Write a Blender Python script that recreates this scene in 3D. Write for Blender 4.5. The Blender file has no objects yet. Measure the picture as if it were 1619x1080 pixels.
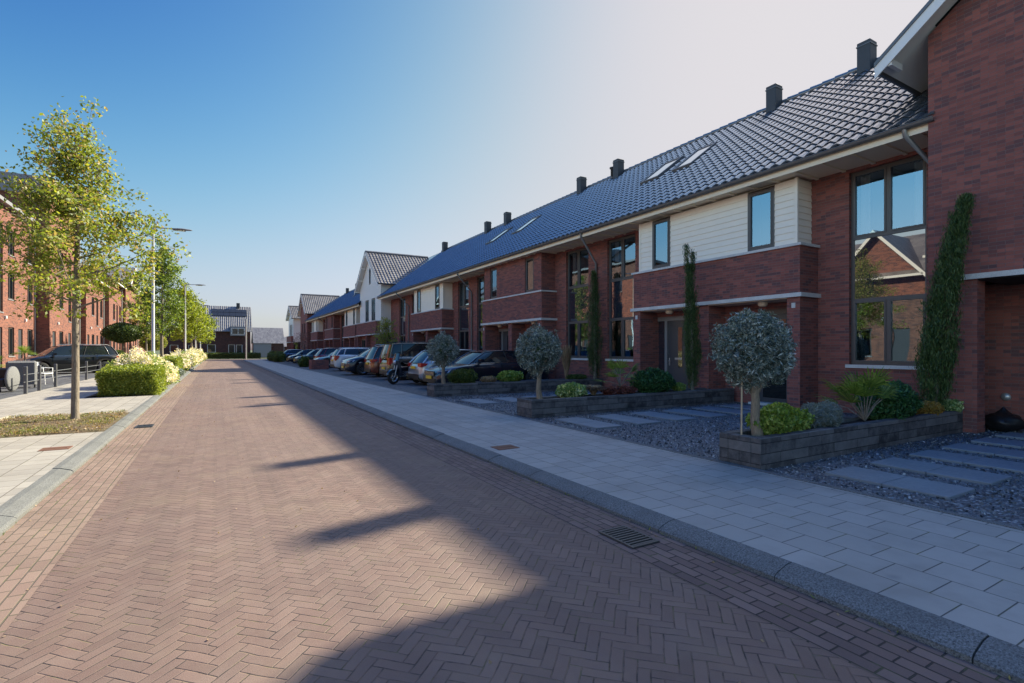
import bpy, math, random
import numpy as np
from mathutils import Vector, Matrix
random.seed(7); RNG = np.random.default_rng(7)
PI = math.pi
scn = bpy.context.scene
COL = scn.collection
# ------------------------------------------------------------------ camera
F = 805.0; TH = math.atan((809.5-343)/F)
cd = bpy.data.cameras.new('camera'); cam = bpy.data.objects.new('camera', cd); COL.objects.link(cam)
cam.location = (0, 0, 1.5); cam.rotation_euler = (PI/2, 0, -TH)
cd.sensor_width = 36; cd.lens = F/1619*36; cd.shift_y = 13/1619; cd.clip_start = .05; cd.clip_end = 3000
scn.camera = cam
# ------------------------------------------------------------------ light
SUN = Vector((1, .222, .664)).normalized()
w = bpy.data.worlds.new('World'); scn.world = w; w.use_nodes = True
wn = w.node_tree.nodes; wl = w.node_tree.links; bg = wn['Background']
sky = wn.new('ShaderNodeTexSky'); sky.sky_type = 'NISHITA'; sky.sun_disc = False
sky.sun_elevation = math.asin(SUN.z); sky.sun_rotation = math.atan2(SUN.x, SUN.y)
sky.air_density = 1.0; sky.dust_density = 1.6; sky.ozone_density = 3.0; sky.altitude = 0
# soft shoulder: keeps the glow round the sun from burning out, as in the photograph's exposure
sx = wn.new('ShaderNodeSeparateColor'); cx = wn.new('ShaderNodeCombineColor'); wl.new(sky.outputs[0], sx.inputs[0])
for i_, (L0, pw, m0) in enumerate(((.76, 3.35, 12.4), (.765, 3.4, 15.3), (.87, 3.4, 24.5))):
    p1 = wn.new('ShaderNodeMath'); p1.operation = 'POWER'; wl.new(sx.outputs[i_], p1.inputs[0]); p1.inputs[1].default_value = pw
    p2 = wn.new('ShaderNodeMath'); p2.operation = 'ADD'; wl.new(p1.outputs[0], p2.inputs[0]); p2.inputs[1].default_value = m0
    p3 = wn.new('ShaderNodeMath'); p3.operation = 'DIVIDE'; wl.new(p1.outputs[0], p3.inputs[0]); wl.new(p2.outputs[0], p3.inputs[1])
    p4 = wn.new('ShaderNodeMath'); p4.operation = 'MULTIPLY'; wl.new(p3.outputs[0], p4.inputs[0]); p4.inputs[1].default_value = L0/.3693
    if i_ == 2:
        p5 = wn.new('ShaderNodeMath'); p5.operation = 'MAXIMUM'; wl.new(p4.outputs[0], p5.inputs[0]); wl.new(gprev, p5.inputs[1]); p4 = p5
    gprev = p4.outputs[0]; wl.new(p4.outputs[0], cx.inputs[i_])
# added fill for the shade: sky brightened overhead and westward, out of view
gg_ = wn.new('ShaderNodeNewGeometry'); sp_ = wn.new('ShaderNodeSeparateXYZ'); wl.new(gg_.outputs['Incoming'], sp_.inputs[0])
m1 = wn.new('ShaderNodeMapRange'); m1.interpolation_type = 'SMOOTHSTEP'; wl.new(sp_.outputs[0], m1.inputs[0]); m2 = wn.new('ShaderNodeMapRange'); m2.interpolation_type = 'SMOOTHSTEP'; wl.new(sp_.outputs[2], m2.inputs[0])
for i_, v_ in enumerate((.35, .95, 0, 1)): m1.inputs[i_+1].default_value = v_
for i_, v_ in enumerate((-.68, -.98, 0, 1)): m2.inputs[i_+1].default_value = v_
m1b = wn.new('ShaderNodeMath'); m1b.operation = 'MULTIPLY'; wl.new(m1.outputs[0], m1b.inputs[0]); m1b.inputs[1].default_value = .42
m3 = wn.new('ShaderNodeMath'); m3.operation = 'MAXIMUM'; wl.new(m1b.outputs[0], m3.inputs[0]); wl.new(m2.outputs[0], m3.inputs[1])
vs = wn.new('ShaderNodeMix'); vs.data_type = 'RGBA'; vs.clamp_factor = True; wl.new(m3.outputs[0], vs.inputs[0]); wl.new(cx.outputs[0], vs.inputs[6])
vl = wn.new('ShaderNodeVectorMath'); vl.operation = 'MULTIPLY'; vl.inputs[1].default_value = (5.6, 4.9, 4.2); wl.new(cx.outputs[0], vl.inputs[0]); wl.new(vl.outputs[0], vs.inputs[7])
# warm forward-scattered haze round the sun
nd = wn.new('ShaderNodeVectorMath'); nd.operation = 'DOT_PRODUCT'; wl.new(gg_.outputs['Incoming'], nd.inputs[0]); nd.inputs[1].default_value = tuple(-SUN)
m6 = wn.new('ShaderNodeMapRange'); m6.interpolation_type = 'SMOOTHSTEP'; wl.new(nd.outputs['Value'], m6.inputs[0])
for i_, v_ in enumerate((.38, .80, 0, 1)): m6.inputs[i_+1].default_value = v_
vw = wn.new('ShaderNodeMix'); vw.data_type = 'RGBA'; wl.new(m6.outputs[0], vw.inputs[0]); vw.inputs[6].default_value = (1, 1, 1, 1); vw.inputs[7].default_value = (1.01, .97, .89, 1)
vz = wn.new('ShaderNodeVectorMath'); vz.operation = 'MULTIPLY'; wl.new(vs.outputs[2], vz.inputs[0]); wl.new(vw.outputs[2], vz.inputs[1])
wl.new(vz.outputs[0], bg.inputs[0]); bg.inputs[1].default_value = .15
sd = bpy.data.lights.new('sun', 'SUN'); so = bpy.data.objects.new('sun', sd); COL.objects.link(so)
so.rotation_euler = SUN.to_track_quat('Z', 'Y').to_euler(); so.location = (60, 13, 40)
sd.energy = 5.0; sd.angle = math.radians(.8); sd.color = (1, .93, .74)
scn.view_settings.view_transform = 'Standard'; scn.view_settings.look = 'None'
scn.view_settings.exposure = 1.3; scn.view_settings.gamma = 1
scn.render.engine = 'CYCLES'
scn.cycles.max_bounces = 7; scn.cycles.transparent_max_bounces = 12; scn.cycles.sample_clamp_indirect = 6

# ------------------------------------------------------------------ node helper
class NT:
    def __init__(s, name):
        s.m = bpy.data.materials.new(name); s.m.use_nodes = True
        s.t = s.m.node_tree; s.n = s.t.nodes; s.l = s.t.links
        s.b = s.n['Principled BSDF']; s.out = s.n['Material Output']
    def new(s, ty, **kw):
        x = s.n.new(ty)
        for k, v in kw.items(): setattr(x, k, v)
        return x
    def put(s, sock, v):
        if hasattr(v, 'is_output') or isinstance(v, bpy.types.NodeSocket): s.l.new(v, sock)
        elif v is not None:
            if isinstance(v, (tuple, list)) and len(v) == 3 and sock.type == 'RGBA': v = (*v, 1)
            sock.default_value = v
    def math(s, op, a, b=None, c=None):
        x = s.new('ShaderNodeMath', operation=op); s.put(x.inputs[0], a)
        if b is not None: s.put(x.inputs[1], b)
        if c is not None: s.put(x.inputs[2], c)
        return x.outputs[0]
    def mix(s, f, a, b, mode='MIX'):
        x = s.new('ShaderNodeMix', data_type='RGBA', blend_type=mode)
        s.put(x.inputs[0], f); s.put(x.inputs[6], a); s.put(x.inputs[7], b); return x.outputs[2]
    def mixf(s, f, a, b):
        x = s.new('ShaderNodeMix', data_type='FLOAT'); s.put(x.inputs[0], f); s.put(x.inputs[2], a); s.put(x.inputs[3], b); return x.outputs[0]
    def noise(s, vec, scale, detail=4, rough=.55, out=0):
        x = s.new('ShaderNodeTexNoise'); x.inputs['Scale'].default_value = scale
        x.inputs['Detail'].default_value = detail; x.inputs['Roughness'].default_value = rough
        if vec is not None: s.l.new(vec, x.inputs['Vector'])
        return x.outputs[out]
    def ramp(s, f, stops, mode='LINEAR'):
        x = s.new('ShaderNodeValToRGB'); x.color_ramp.interpolation = mode; e = x.color_ramp.elements
        while len(e) < len(stops): e.new(.5)
        for i, (p, c) in enumerate(stops):
            e[i].position = p; e[i].color = (*c, 1) if len(c) == 3 else c
        s.put(x.inputs[0], f); return x.outputs[0]
    def rng(s, f, a, b, c, d):
        x = s.new('ShaderNodeMapRange'); s.put(x.inputs[0], f)
        for i, v in enumerate((a, b, c, d)): x.inputs[i+1].default_value = v
        return x.outputs[0]
    def bump(s, h, dist=.01, strength=1, normal=None):
        x = s.new('ShaderNodeBump'); s.l.new(h, x.inputs['Height']); x.inputs['Distance'].default_value = dist
        x.inputs['Strength'].default_value = strength
        if normal is not None: s.l.new(normal, x.inputs['Normal'])
        return x.outputs[0]
    def uv(s): return s.new('ShaderNodeTexCoord').outputs['UV']
    def obj(s): return s.new('ShaderNodeTexCoord').outputs['Object']
    def geo(s, k='Position'): return s.new('ShaderNodeNewGeometry').outputs[k]
    def sep(s, v):
        x = s.new('ShaderNodeSeparateXYZ'); s.l.new(v, x.inputs[0]); return x.outputs
    def comb(s, a, b, c=0.0):
        x = s.new('ShaderNodeCombineXYZ'); s.put(x.inputs[0], a); s.put(x.inputs[1], b); s.put(x.inputs[2], c); return x.outputs[0]
    def set(s, col=None, rough=None, metal=None, spec=None, normal=None):
        if col is not None: s.put(s.b.inputs['Base Color'], col)
        if rough is not None: s.put(s.b.inputs['Roughness'], rough)
        if metal is not None: s.put(s.b.inputs['Metallic'], metal)
        if spec is not None: s.put(s.b.inputs['Specular IOR Level'], spec)
        if normal is not None: s.l.new(normal, s.b.inputs['Normal'])
        return s.m

def plain(name, col, rough=.6, metal=0, var=.12, scale=8, bumpd=0, spec=.5):
    t = NT(name); p = t.obj(); f = t.noise(p, scale, 5)
    c = t.mix(f, tuple(x*(1-var) for x in col), tuple(min(1, x*(1+var)) for x in col))
    f2 = t.noise(p, scale*9, 3)
    r = rough if rough < .1 else t.rng(f2, .3, .7, max(.02, rough-.08), min(1, rough+.08))
    n = t.bump(f2, bumpd) if bumpd else None
    return t.set(c, r, metal, spec, n)

def brick_mat(name, c1, c2, c3, mortar, bw=.215, rh=.0625):
    t = NT(name); uv = t.uv()
    b = t.new('ShaderNodeTexBrick'); t.l.new(uv, b.inputs['Vector'])
    b.offset = .5; b.squash = 1
    b.inputs['Scale'].default_value = 1; b.inputs['Brick Width'].default_value = bw; b.inputs['Row Height'].default_value = rh
    b.inputs['Mortar Size'].default_value = .0045; b.inputs['Mortar Smooth'].default_value = .3; b.inputs['Bias'].default_value = -.1
    b.inputs['Color1'].default_value = (0, 0, 0, 1); b.inputs['Color2'].default_value = (1, 1, 1, 1); b.inputs['Mortar'].default_value = (.5, .5, .5, 1)
    v = b.outputs['Color']; fac = b.outputs['Fac']
    # per-brick identity from a coarse floor for a second random
    s = t.sep(uv)
    row = t.math('FLOOR', t.math('DIVIDE', s[1], rh))
    colm = t.math('FLOOR', t.math('DIVIDE', t.math('ADD', s[0], t.math('MULTIPLY', t.math('MODULO', row, 2.0), bw/2)), bw))
    wn_ = t.new('ShaderNodeTexWhiteNoise', noise_dimensions='2D'); t.l.new(t.comb(colm, row), wn_.inputs['Vector'])
    rnd = wn_.outputs['Value']
    streak = t.noise(t.comb(t.math('MULTIPLY', s[0], .9), t.math('MULTIPLY', s[1], 5.0)), 1.6, 4)
    patch = t.noise(t.comb(s[0], s[1]), .55, 3)
    f = t.math('ADD', t.math('MULTIPLY', rnd, .72), t.math('MULTIPLY', streak, .36))
    col = t.ramp(f, [(.22, c3), (.38, c2), (.62, c1), (.95, tuple(x*1.25 for x in c1))])
    col = t.mix(t.rng(patch, .3, .7, 0, .28), col, c2)
    col = t.mix(fac, col, mortar)
    eff = t.ramp(t.noise(t.comb(s[0], s[1]), 6, 5, .7), [(.66, (0, 0, 0)), (.8, (1, 1, 1))])
    col = t.mix(t.math('MULTIPLY', eff, .16), col, (.45, .42, .42))
    fine = t.noise(t.comb(s[0], s[1]), 120, 3)
    hgt = t.math('ADD', t.math('MULTIPLY', t.math('SUBTRACT', 1.0, fac), 1.0), t.math('ADD', t.math('MULTIPLY', rnd, .5), t.math('MULTIPLY', fine, .35)))
    return t.set(col, .85, 0, .25, t.bump(hgt, .008, .8))

def herringbone():
    t = NT('road_clinker'); s = t.sep(t.uv()); W = .064
    k45 = math.sqrt(.5)
    a = t.math('DIVIDE', t.math('MULTIPLY', t.math('ADD', s[0], s[1]), k45), W)
    b = t.math('DIVIDE', t.math('MULTIPLY', t.math('SUBTRACT', s[1], s[0]), k45), W)
    wob = t.noise(t.uv(), 3.0, 2)
    a = t.math('ADD', a, t.math('MULTIPLY', wob, .5)); b = t.math('ADD', b, t.math('MULTIPLY', t.noise(t.uv(), 2.3, 2), .5))
    i = t.math('FLOOR', a); j = t.math('FLOOR', b); fx = t.math('FRACT', a); fy = t.math('FRACT', b)
    k = t.math('FLOORED_MODULO', t.math('SUBTRACT', i, j), 6.0)
    k = t.math('ROUND', k)
    hz = t.math('LESS_THAN', k, 2.5)
    kv = t.math('SUBTRACT', 5.0, k)
    lenh = t.math('ADD', k, fx); lenv = t.math('ADD', kv, fy)
    L = t.mixf(hz, lenv, lenh); Wd = t.mixf(hz, fx, fy)
    idx = t.mixf(hz, i, t.math('SUBTRACT', i, k)); idy = t.mixf(hz, t.math('SUBTRACT', j, kv), j)
    dl = t.math('MINIMUM', L, t.math('SUBTRACT', 3.0, L)); dw = t.math('MINIMUM', Wd, t.math('SUBTRACT', 1.0, Wd))
    d = t.math('MINIMUM', dl, dw)
    wn_ = t.new('ShaderNodeTexWhiteNoise', noise_dimensions='3D'); t.l.new(t.comb(idx, idy, hz), wn_.inputs['Vector'])
    rnd = wn_.outputs['Value']
    edge = t.rng(t.math('ADD', d, t.math('MULTIPLY', t.noise(t.uv(), 60, 2), .05)), .045, .105, 0, 1)
    big = t.noise(t.uv(), .35, 4); mid = t.noise(t.uv(), 3.5, 5, .65); fine = t.noise(t.uv(), 160, 3, .7)
    col = t.ramp(rnd, [(0, (.128, .075, .056)), (.35, (.152, .089, .067)), (.7, (.170, .102, .076)), (1, (.190, .117, .088))])
    col = t.mix(t.rng(big, .35, .7, 0, .45), col, (.175, .125, .105))
    col = t.mix(t.rng(mid, .45, .75, 0, .4), col, (.215, .165, .135))
    col = t.mix(t.rng(fine, .3, .8, 0, .35), col, (.26, .20, .17))
    trk = t.noise(t.comb(t.math('MULTIPLY', s[0], 1.3), t.math('MULTIPLY', s[1], .07)), 1.6, 4, .6); col = t.mix(t.rng(trk, .42, .62, 0, .34), col, (.105, .070, .060))
    spot = t.ramp(t.noise(t.uv(), 1.9, 2, .4), [(.70, (0, 0, 0)), (.78, (1, 1, 1))]); col = t.mix(t.math('MULTIPLY', spot, .35), col, (.07, .055, .05))
    moss = t.ramp(t.noise(t.uv(), 5, 4, .7), [(.5, (.045, .035, .03)), (.62, (.12, .11, .045)), (.8, (.16, .14, .06))])
    near = t.mix(edge, moss, col)
    h = t.math('ADD', t.math('MULTIPLY', edge, .55), t.math('ADD', t.math('MULTIPLY', rnd, .30), t.math('MULTIPLY', fine, .25)))
    jm = t.ramp(t.noise(t.uv(), 9, 3, .6), [(.44, (.22, .22, .22)), (.62, (1, 1, 1))])
    ln = t.mix(jm, col, near)
    sand = t.noise(t.uv(), 1.1, 5, .7); ln = t.mix(t.rng(sand, .5, .75, 0, .35), ln, (.24, .18, .12))
    return t.set(ln, t.rng(mid, .3, .7, .62, .82), 0, .35, t.bump(h, .006, .9))

def course_mat(name, bw, rh, cols, mortar, msize=.004, bumpd=.005, rough=.8, grime=(.2, .17, .14), moss=True, rot=0, spotc=None):
    t = NT(name); uv = t.uv()
    if rot:
        s = t.sep(uv); uv2 = t.comb(s[1], s[0])
    else: uv2 = uv
    b = t.new('ShaderNodeTexBrick'); t.l.new(uv2, b.inputs['Vector'])
    b.offset = .5
    b.inputs['Scale'].default_value = 1; b.inputs['Brick Width'].default_value = bw; b.inputs['Row Height'].default_value = rh
    b.inputs['Mortar Size'].default_value = msize; b.inputs['Mortar Smooth'].default_value = .4; b.inputs['Bias'].default_value = 0
    b.inputs['Color1'].default_value = (0, 0, 0, 1); b.inputs['Color2'].default_value = (1, 1, 1, 1); b.inputs['Mortar'].default_value = (.5, .5, .5, 1)
    n = len(cols)
    col = t.ramp(b.outputs['Color'], [(i/(n-1), c) for i, c in enumerate(cols)])
    big = t.noise(uv, .5, 4); mid = t.noise(uv, 4, 5, .7); fine = t.noise(uv, 180, 3, .7)
    col = t.mix(t.rng(big, .35, .7, 0, .5), col, grime)
    col = t.mix(t.rng(mid, .5, .8, 0, .45), col, tuple(x*.6 for x in grime))
    col = t.mix(t.rng(fine, .3, .8, 0, .3), col, tuple(min(1, x*1.5) for x in grime))
    blot = t.ramp(t.noise(uv, .9, 4, .6), [(.52, (0, 0, 0)), (.72, (1, 1, 1))]); col = t.mix(t.math('MULTIPLY', blot, .42), col, tuple(x*.55 for x in grime))
    if spotc:
        vo = t.new('ShaderNodeTexVoronoi'); t.l.new(uv, vo.inputs['Vector']); vo.inputs['Scale'].default_value = 1.7
        col = t.mix(t.math('MULTIPLY', t.ramp(vo.outputs['Distance'], [(.02, (1, 1, 1)), (.09, (0, 0, 0))]), .5), col, spotc)
    mo = mortar
    if moss: mo = t.ramp(t.noise(uv, 3, 4, .7), [(.5, mortar), (.68, (.10, .11, .04))])
    col = t.mix(b.outputs['Fac'], col, mo)
    h = t.math('ADD', t.math('SUBTRACT', 1.0, b.outputs['Fac']), t.math('ADD', t.math('MULTIPLY', fine, .18), t.math('MULTIPLY', b.outputs['Color'], .2)))
    return t.set(col, rough, 0, .35, t.bump(h, bumpd, .8))

def leaf_mat(name, stops, trans=.4, rough=.5):
    t = NT(name); r = t.geo('Random Per Island')
    c = t.ramp(r, stops); t.set(c, rough, 0, .4)
    tr = t.new('ShaderNodeBsdfTranslucent'); t.l.new(t.mix(1.0, c, (1.35, 1.3, .55), 'MULTIPLY'), tr.inputs[0])
    mx = t.new('ShaderNodeMixShader'); mx.inputs[0].default_value = trans
    t.l.new(t.b.outputs[0], mx.inputs[1]); t.l.new(tr.outputs[0], mx.inputs[2]); t.l.new(mx.outputs[0], t.out.inputs[0])
    return t.m

def glass_mat(name, ior=1.9, tint=(.75, .8, .82)):
    t = NT(name)
    tr = t.new('ShaderNodeBsdfTransparent'); tr.inputs[0].default_value = (*tint, 1)
    gl = t.new('ShaderNodeBsdfGlossy'); gl.inputs['Roughness'].default_value = .015; gl.inputs[0].default_value = (.50, .76, 1, 1)
    fr = t.new('ShaderNodeFresnel'); fr.inputs[0].default_value = ior
    bn = t.bump(t.noise(t.obj(), .9, 1), .012, .35); t.l.new(bn, gl.inputs['Normal'])
    mx = t.new('ShaderNodeMixShader'); t.l.new(fr.outputs[0], mx.inputs[0]); t.l.new(tr.outputs[0], mx.inputs[1]); t.l.new(gl.outputs[0], mx.inputs[2])
    t.l.new(mx.outputs[0], t.out.inputs[0]); return t.m

def stone_speck(name, base, d=.5, scale=140, rough=.85):
    t = NT(name); p = t.obj(); n1 = t.noise(p, scale, 3, .8); n2 = t.noise(p, 2.5, 4)
    c = t.ramp(n1, [(.35, tuple(x*(1-d) for x in base)), (.5, base), (.68, tuple(min(1, x*(1+d)) for x in base))])
    c = t.mix(t.rng(n2, .4, .7, 0, .5), c, tuple(x*.65 for x in base))
    return t.set(c, rough, 0, .3, t.bump(n1, .004, .7))

def gravel_mat():
    t = NT('slate_gravel'); p = t.geo()
    v = t.new('ShaderNodeTexVoronoi'); t.l.new(p, v.inputs['Vector']); v.inputs['Scale'].default_value = 42; v.inputs['Randomness'].default_value = 1
    sp = t.sep(v.outputs['Color'])
    c = t.ramp(sp[0], [(0, (.03, .038, .05)), (.6, (.10, .115, .135)), (.93, (.20, .22, .24)), (1, (.42, .43, .44))])
    h = t.math('ADD', t.math('MULTIPLY', sp[1], .7), t.math('SUBTRACT', 1.0, t.math('MULTIPLY', v.outputs['Distance'], 1.0)))
    return t.set(c, .6, 0, .5, t.bump(h, .02, 1))

def car_paint(name, col, metal=.3):
    t = NT(name); f = t.noise(t.obj(), 2.2, 4)
    t.set(t.mix(f, tuple(x*.88 for x in col), tuple(min(1, x*1.06) for x in col)), .32, metal, .5)
    t.b.inputs['Coat Weight'].default_value = 1; t.b.inputs['Coat Roughness'].default_value = .05
    return t.m

M = {}
M['brick'] = brick_mat('red_brick', (.26, .092, .074), (.195, .074, .066), (.125, .066, .068), (.21, .15, .14))
M['brick_left'] = brick_mat('orange_brick', (.235, .095, .066), (.18, .074, .055), (.105, .054, .050), (.20, .15, .12))
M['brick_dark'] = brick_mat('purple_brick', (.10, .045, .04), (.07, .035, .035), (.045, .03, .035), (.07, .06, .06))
M['road'] = herringbone()
M['gutter_r'] = course_mat('gutter_clinker', .20, .085, [(.10, .062, .054), (.145, .09, .075), (.19, .125, .105)], (.035, .028, .025), .006, .01, grime=(.16, .115, .10))
M['gutter_l'] = course_mat('gutter_clinker_sandy', .20, .085, [(.14, .086, .07), (.18, .112, .09), (.22, .145, .115)], (.13, .10, .075), .007, .006, grime=(.27, .20, .145))
M['paver'] = course_mat('grey_paver', .30, .30, [(.255, .245, .225), (.29, .28, .255), (.32, .305, .28)], (.08, .08, .08), .0045, .004, grime=(.285, .27, .245), spotc=(.16, .16, .16), rot=0)
M['paver_l'] = course_mat('sandy_paver', .30, .30, [(.24, .22, .19), (.30, .275, .235), (.36, .33, .28)], (.13, .11, .085), .006, .004, grime=(.31, .275, .225))
M['parking'] = course_mat('dark_paver', .21, .105, [(.06, .06, .065), (.09, .09, .095), (.12, .12, .125)], (.03, .03, .03), .004, .003, grime=(.09, .09, .09))
M['kerb'] = stone_speck('granite_kerb', (.13, .135, .135), .65, 90)
M['kerb_l'] = stone_speck('granite_kerb_light', (.15, .15, .14), .45, 90)
M['slab'] = plain('bluestone_slab', (.17, .20, .225), .5, 0, .2, 3, .002)
M['gravel'] = gravel_mat()
M['planter'] = None
M['clad'] = plain('cream_board', (.84, .77, .66), .5, 0, .05, 4)
M['clad_white'] = plain('white_board', (.72, .71, .68), .5, 0, .05, 4)
M['cream'] = plain('cream_trim', (.78, .66, .50), .5, 0, .06, 3)
M['white'] = plain('white_paint', (.74, .74, .72), .45, 0, .05, 3)
M['ledge'] = stone_speck('concrete_ledge', (.60, .59, .57), .18, 60)
M['frame'] = plain('grey_window_frame', (.085, .078, .076), .4, 0, .08, 4)
M['door'] = plain('grey_door_paint', (.06, .062, .07), .35, 0, .08, 3)
M['panelg'] = plain('dark_spandrel_glass', (.022, .026, .040), .012, 0, .1, 3, 0, 1.0); M['panelg'].node_tree.nodes['Principled BSDF'].inputs['IOR'].default_value = 1.95
M['glass'] = glass_mat('window_glass', 3.3)
M['carglass'] = plain('tinted_car_glass', (.012, .016, .02), .03, 0, .1, 2, 0, .9)
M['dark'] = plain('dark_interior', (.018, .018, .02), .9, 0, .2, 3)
M['curtain'] = plain('pale_curtain', (.62, .62, .62), .9, 0, .1, 10)
M['zinc'] = plain('zinc_pipe', (.30, .31, .32), .42, .7, .15, 6)
M['gutterm'] = plain('dark_gutter', (.13, .13, .135), .4, .3, .15, 5)
M['chim'] = plain('dark_chimney', (.045, .05, .055), .6, 0, .15, 6, .003)
M['black'] = plain('black_plastic', (.012, .012, .013), .45, 0, .2, 8)
M['bag'] = plain('black_plastic_bag', (.012, .012, .013), .42, 0, .2, 8)
M['rubber'] = plain('tyre_rubber', (.014, .014, .014), .85, 0, .2, 10)
M['rim'] = plain('alloy', (.42, .43, .45), .25, .9, .1, 6)
M['chrome'] = plain('chrome', (.6, .6, .62), .12, 1, .05, 5)
M['red_lens'] = plain('red_lens', (.42, .015, .012), .15, 0, .1, 9)
M['amber'] = plain('amber_lens', (.6, .22, .02), .15, 0, .1, 9)
M['clear_lens'] = plain('headlamp_lens', (.55, .57, .6), .06, .5, .15, 9)
M['plate'] = plain('yellow_plate', (.72, .46, .03), .5, 0, .05, 9)
M['iron'] = plain('cast_iron', (.09, .09, .09), .5, .6, .2, 12, .002)
M['rust'] = plain('rusty_iron', (.16, .075, .045), .8, .2, .2, 12, .002)
M['galv'] = plain('galvanised_steel', (.46, .46, .45), .4, .6, .12, 5)
M['bark'] = None
M['mulch'] = plain('brown_mulch', (.055, .032, .025), .95, 0, .5, 40, .03)
M['soil'] = None
M['wood'] = plain('pale_wood_stake', (.42, .33, .22), .8, 0, .15, 12)
M['woven'] = plain('grey_wicker', (.17, .17, .17), .8, 0, .3, 60, .01)
M['pv'] = plain('solar_glass', (.022, .024, .03), .4, 0, .2, 4, 0, .4)
M['ground'] = plain('grass_field', (.07, .085, .035), .95, 0, .4, 1.5)
M['asphalt'] = plain('grey_asphalt', (.11, .11, .108), .9, 0, .2, 5, .003)
M['fascia'] = plain('grey_fascia', (.22, .22, .23), .5, 0, .1, 3)
M['potw'] = plain('white_pot', (.7, .7, .68), .5, 0, .06, 5)
M['grage'] = plain('blue_grey_garage_door', (.25, .28, .33), .5, 0, .06, 5)

def roof_mat(name, a, b, rough=.32):
    t = NT(name); uv = t.uv(); s = t.sep(uv)
    # tile identity: .2715 m wide, .345 m long
    ci = t.math('FLOOR', t.math('DIVIDE', s[0], .2715)); ri = t.math('FLOOR', t.math('DIVIDE', s[1], .345))
    wn_ = t.new('ShaderNodeTexWhiteNoise', noise_dimensions='2D'); t.l.new(t.comb(ci, ri), wn_.inputs['Vector'])
    c = t.mix(wn_.outputs['Value'], a, b)
    n = t.noise(uv, 1.2, 5, .7); c = t.mix(t.rng(n, .45, .8, 0, .4), c, tuple(min(1, x*1.8) for x in b))
    return t.set(c, t.rng(t.noise(uv, 30, 3), .3, .7, rough-.07, rough+.1), 0, .6)
M['tile'] = roof_mat('glazed_roof_tile', (.052, .068, .086), (.080, .100, .122), .27); _b = M['tile'].node_tree.nodes['Principled BSDF']; _b.inputs['Coat Weight'].default_value = .5; _b.inputs['Coat Roughness'].default_value = .12; _b.inputs['Coat IOR'].default_value = 1.65
M['tile_grey'] = roof_mat('grey_roof_tile', (.11, .10, .10), (.19, .175, .17), .45)  # paler, rougher grey tile without the glaze coat

def planter_mat():
    t = NT('charcoal_stone_block'); uv = t.uv()
    b = t.new('ShaderNodeTexBrick'); t.l.new(uv, b.inputs['Vector']); b.offset = .5
    b.inputs['Scale'].default_value = 1; b.inputs['Brick Width'].default_value = .60; b.inputs['Row Height'].default_value = .125
    b.inputs['Mortar Size'].default_value = .004; b.inputs['Mortar Smooth'].default_value = .5; b.inputs['Bias'].default_value = 0
    b.inputs['Color1'].default_value = (0, 0, 0, 1); b.inputs['Color2'].default_value = (1, 1, 1, 1); b.inputs['Mortar'].default_value = (.4, .4, .4, 1)
    c = t.ramp(b.outputs['Color'], [(0, (.035, .035, .038)), (.5, (.085, .082, .084)), (1, (.15, .145, .142))])
    n = t.noise(uv, 5, 6, .72); c = t.mix(t.rng(n, .42, .72, 0, .75), c, (.20, .19, .185))
    n2 = t.noise(uv, 2.2, 3); c = t.mix(t.rng(n2, .5, .7, 0, .5), c, (.03, .028, .028))
    c = t.mix(b.outputs['Fac'], c, (.015, .015, .015))
    f = t.noise(uv, 70, 4, .8)
    h = t.math('ADD', t.math('SUBTRACT', 1.0, b.outputs['Fac']), t.math('ADD', t.math('MULTIPLY', n, .8), t.math('MULTIPLY', f, .25)))
    return t.set(c, .75, 0, .35, t.bump(h, .014, 1))
M['planter'] = planter_mat()
def bark_mat(name, a, b):
    t = NT(name); p = t.obj(); s = t.sep(p)
    n = t.noise(t.comb(t.math('MULTIPLY', s[0], 6), t.math('MULTIPLY', s[1], 6), s[2]), 9, 6, .7)
    return t.set(t.ramp(n, [(.3, a), (.7, b)]), .9, 0, .2, t.bump(n, .012, 1))
M['bark'] = bark_mat('tree_bark', (.11, .088, .068), (.33, .28, .22))
M['bark_pale'] = bark_mat('olive_bark', (.15, .12, .09), (.34, .28, .21))
def soil_mat():
    t = NT('bed_soil'); p = t.geo(); n = t.noise(p, 14, 6, .75); m = t.noise(p, 2.5, 4)
    c = t.ramp(n, [(.3, (.06, .042, .028)), (.5, (.14, .10, .062)), (.72, (.27, .21, .135))])
    c = t.mix(t.rng(m, .45, .65, 0, .5), c, (.11, .12, .035))
    return t.set(c, .95, 0, .2, t.bump(n, .05, 1))
M['soil'] = soil_mat()

L_ = {}
L_['street'] = leaf_mat('street_tree_leaf', [(0, (.12, .17, .03)), (.4, (.21, .27, .045)), (.7, (.33, .36, .06)), (.88, (.38, .30, .14)), (1, (.28, .18, .10))], .5)
L_['lime'] = leaf_mat('lime_leaf', [(0, (.12, .17, .02)), (.5, (.22, .28, .03)), (1, (.36, .38, .05))], .45)
L_['green'] = leaf_mat('green_leaf', [(0, (.07, .12, .02)), (.5, (.14, .21, .035)), (1, (.27, .34, .08))], .45)
L_['hedge'] = leaf_mat('hedge_leaf', [(0, (.11, .16, .018)), (.5, (.21, .265, .035)), (1, (.38, .41, .08))], .35)
L_['olive'] = leaf_mat('olive_leaf', [(0, (.055, .085, .075)), (.5, (.15, .19, .165)), (.82, (.30, .355, .325)), (1, (.50, .54, .50))], .15)
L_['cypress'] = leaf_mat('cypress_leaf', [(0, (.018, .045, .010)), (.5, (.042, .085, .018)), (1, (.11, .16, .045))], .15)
L_['dark'] = leaf_mat('dark_shrub_leaf', [(0, (.015, .055, .018)), (.5, (.03, .10, .03)), (1, (.07, .17, .055))], .2)
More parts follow.
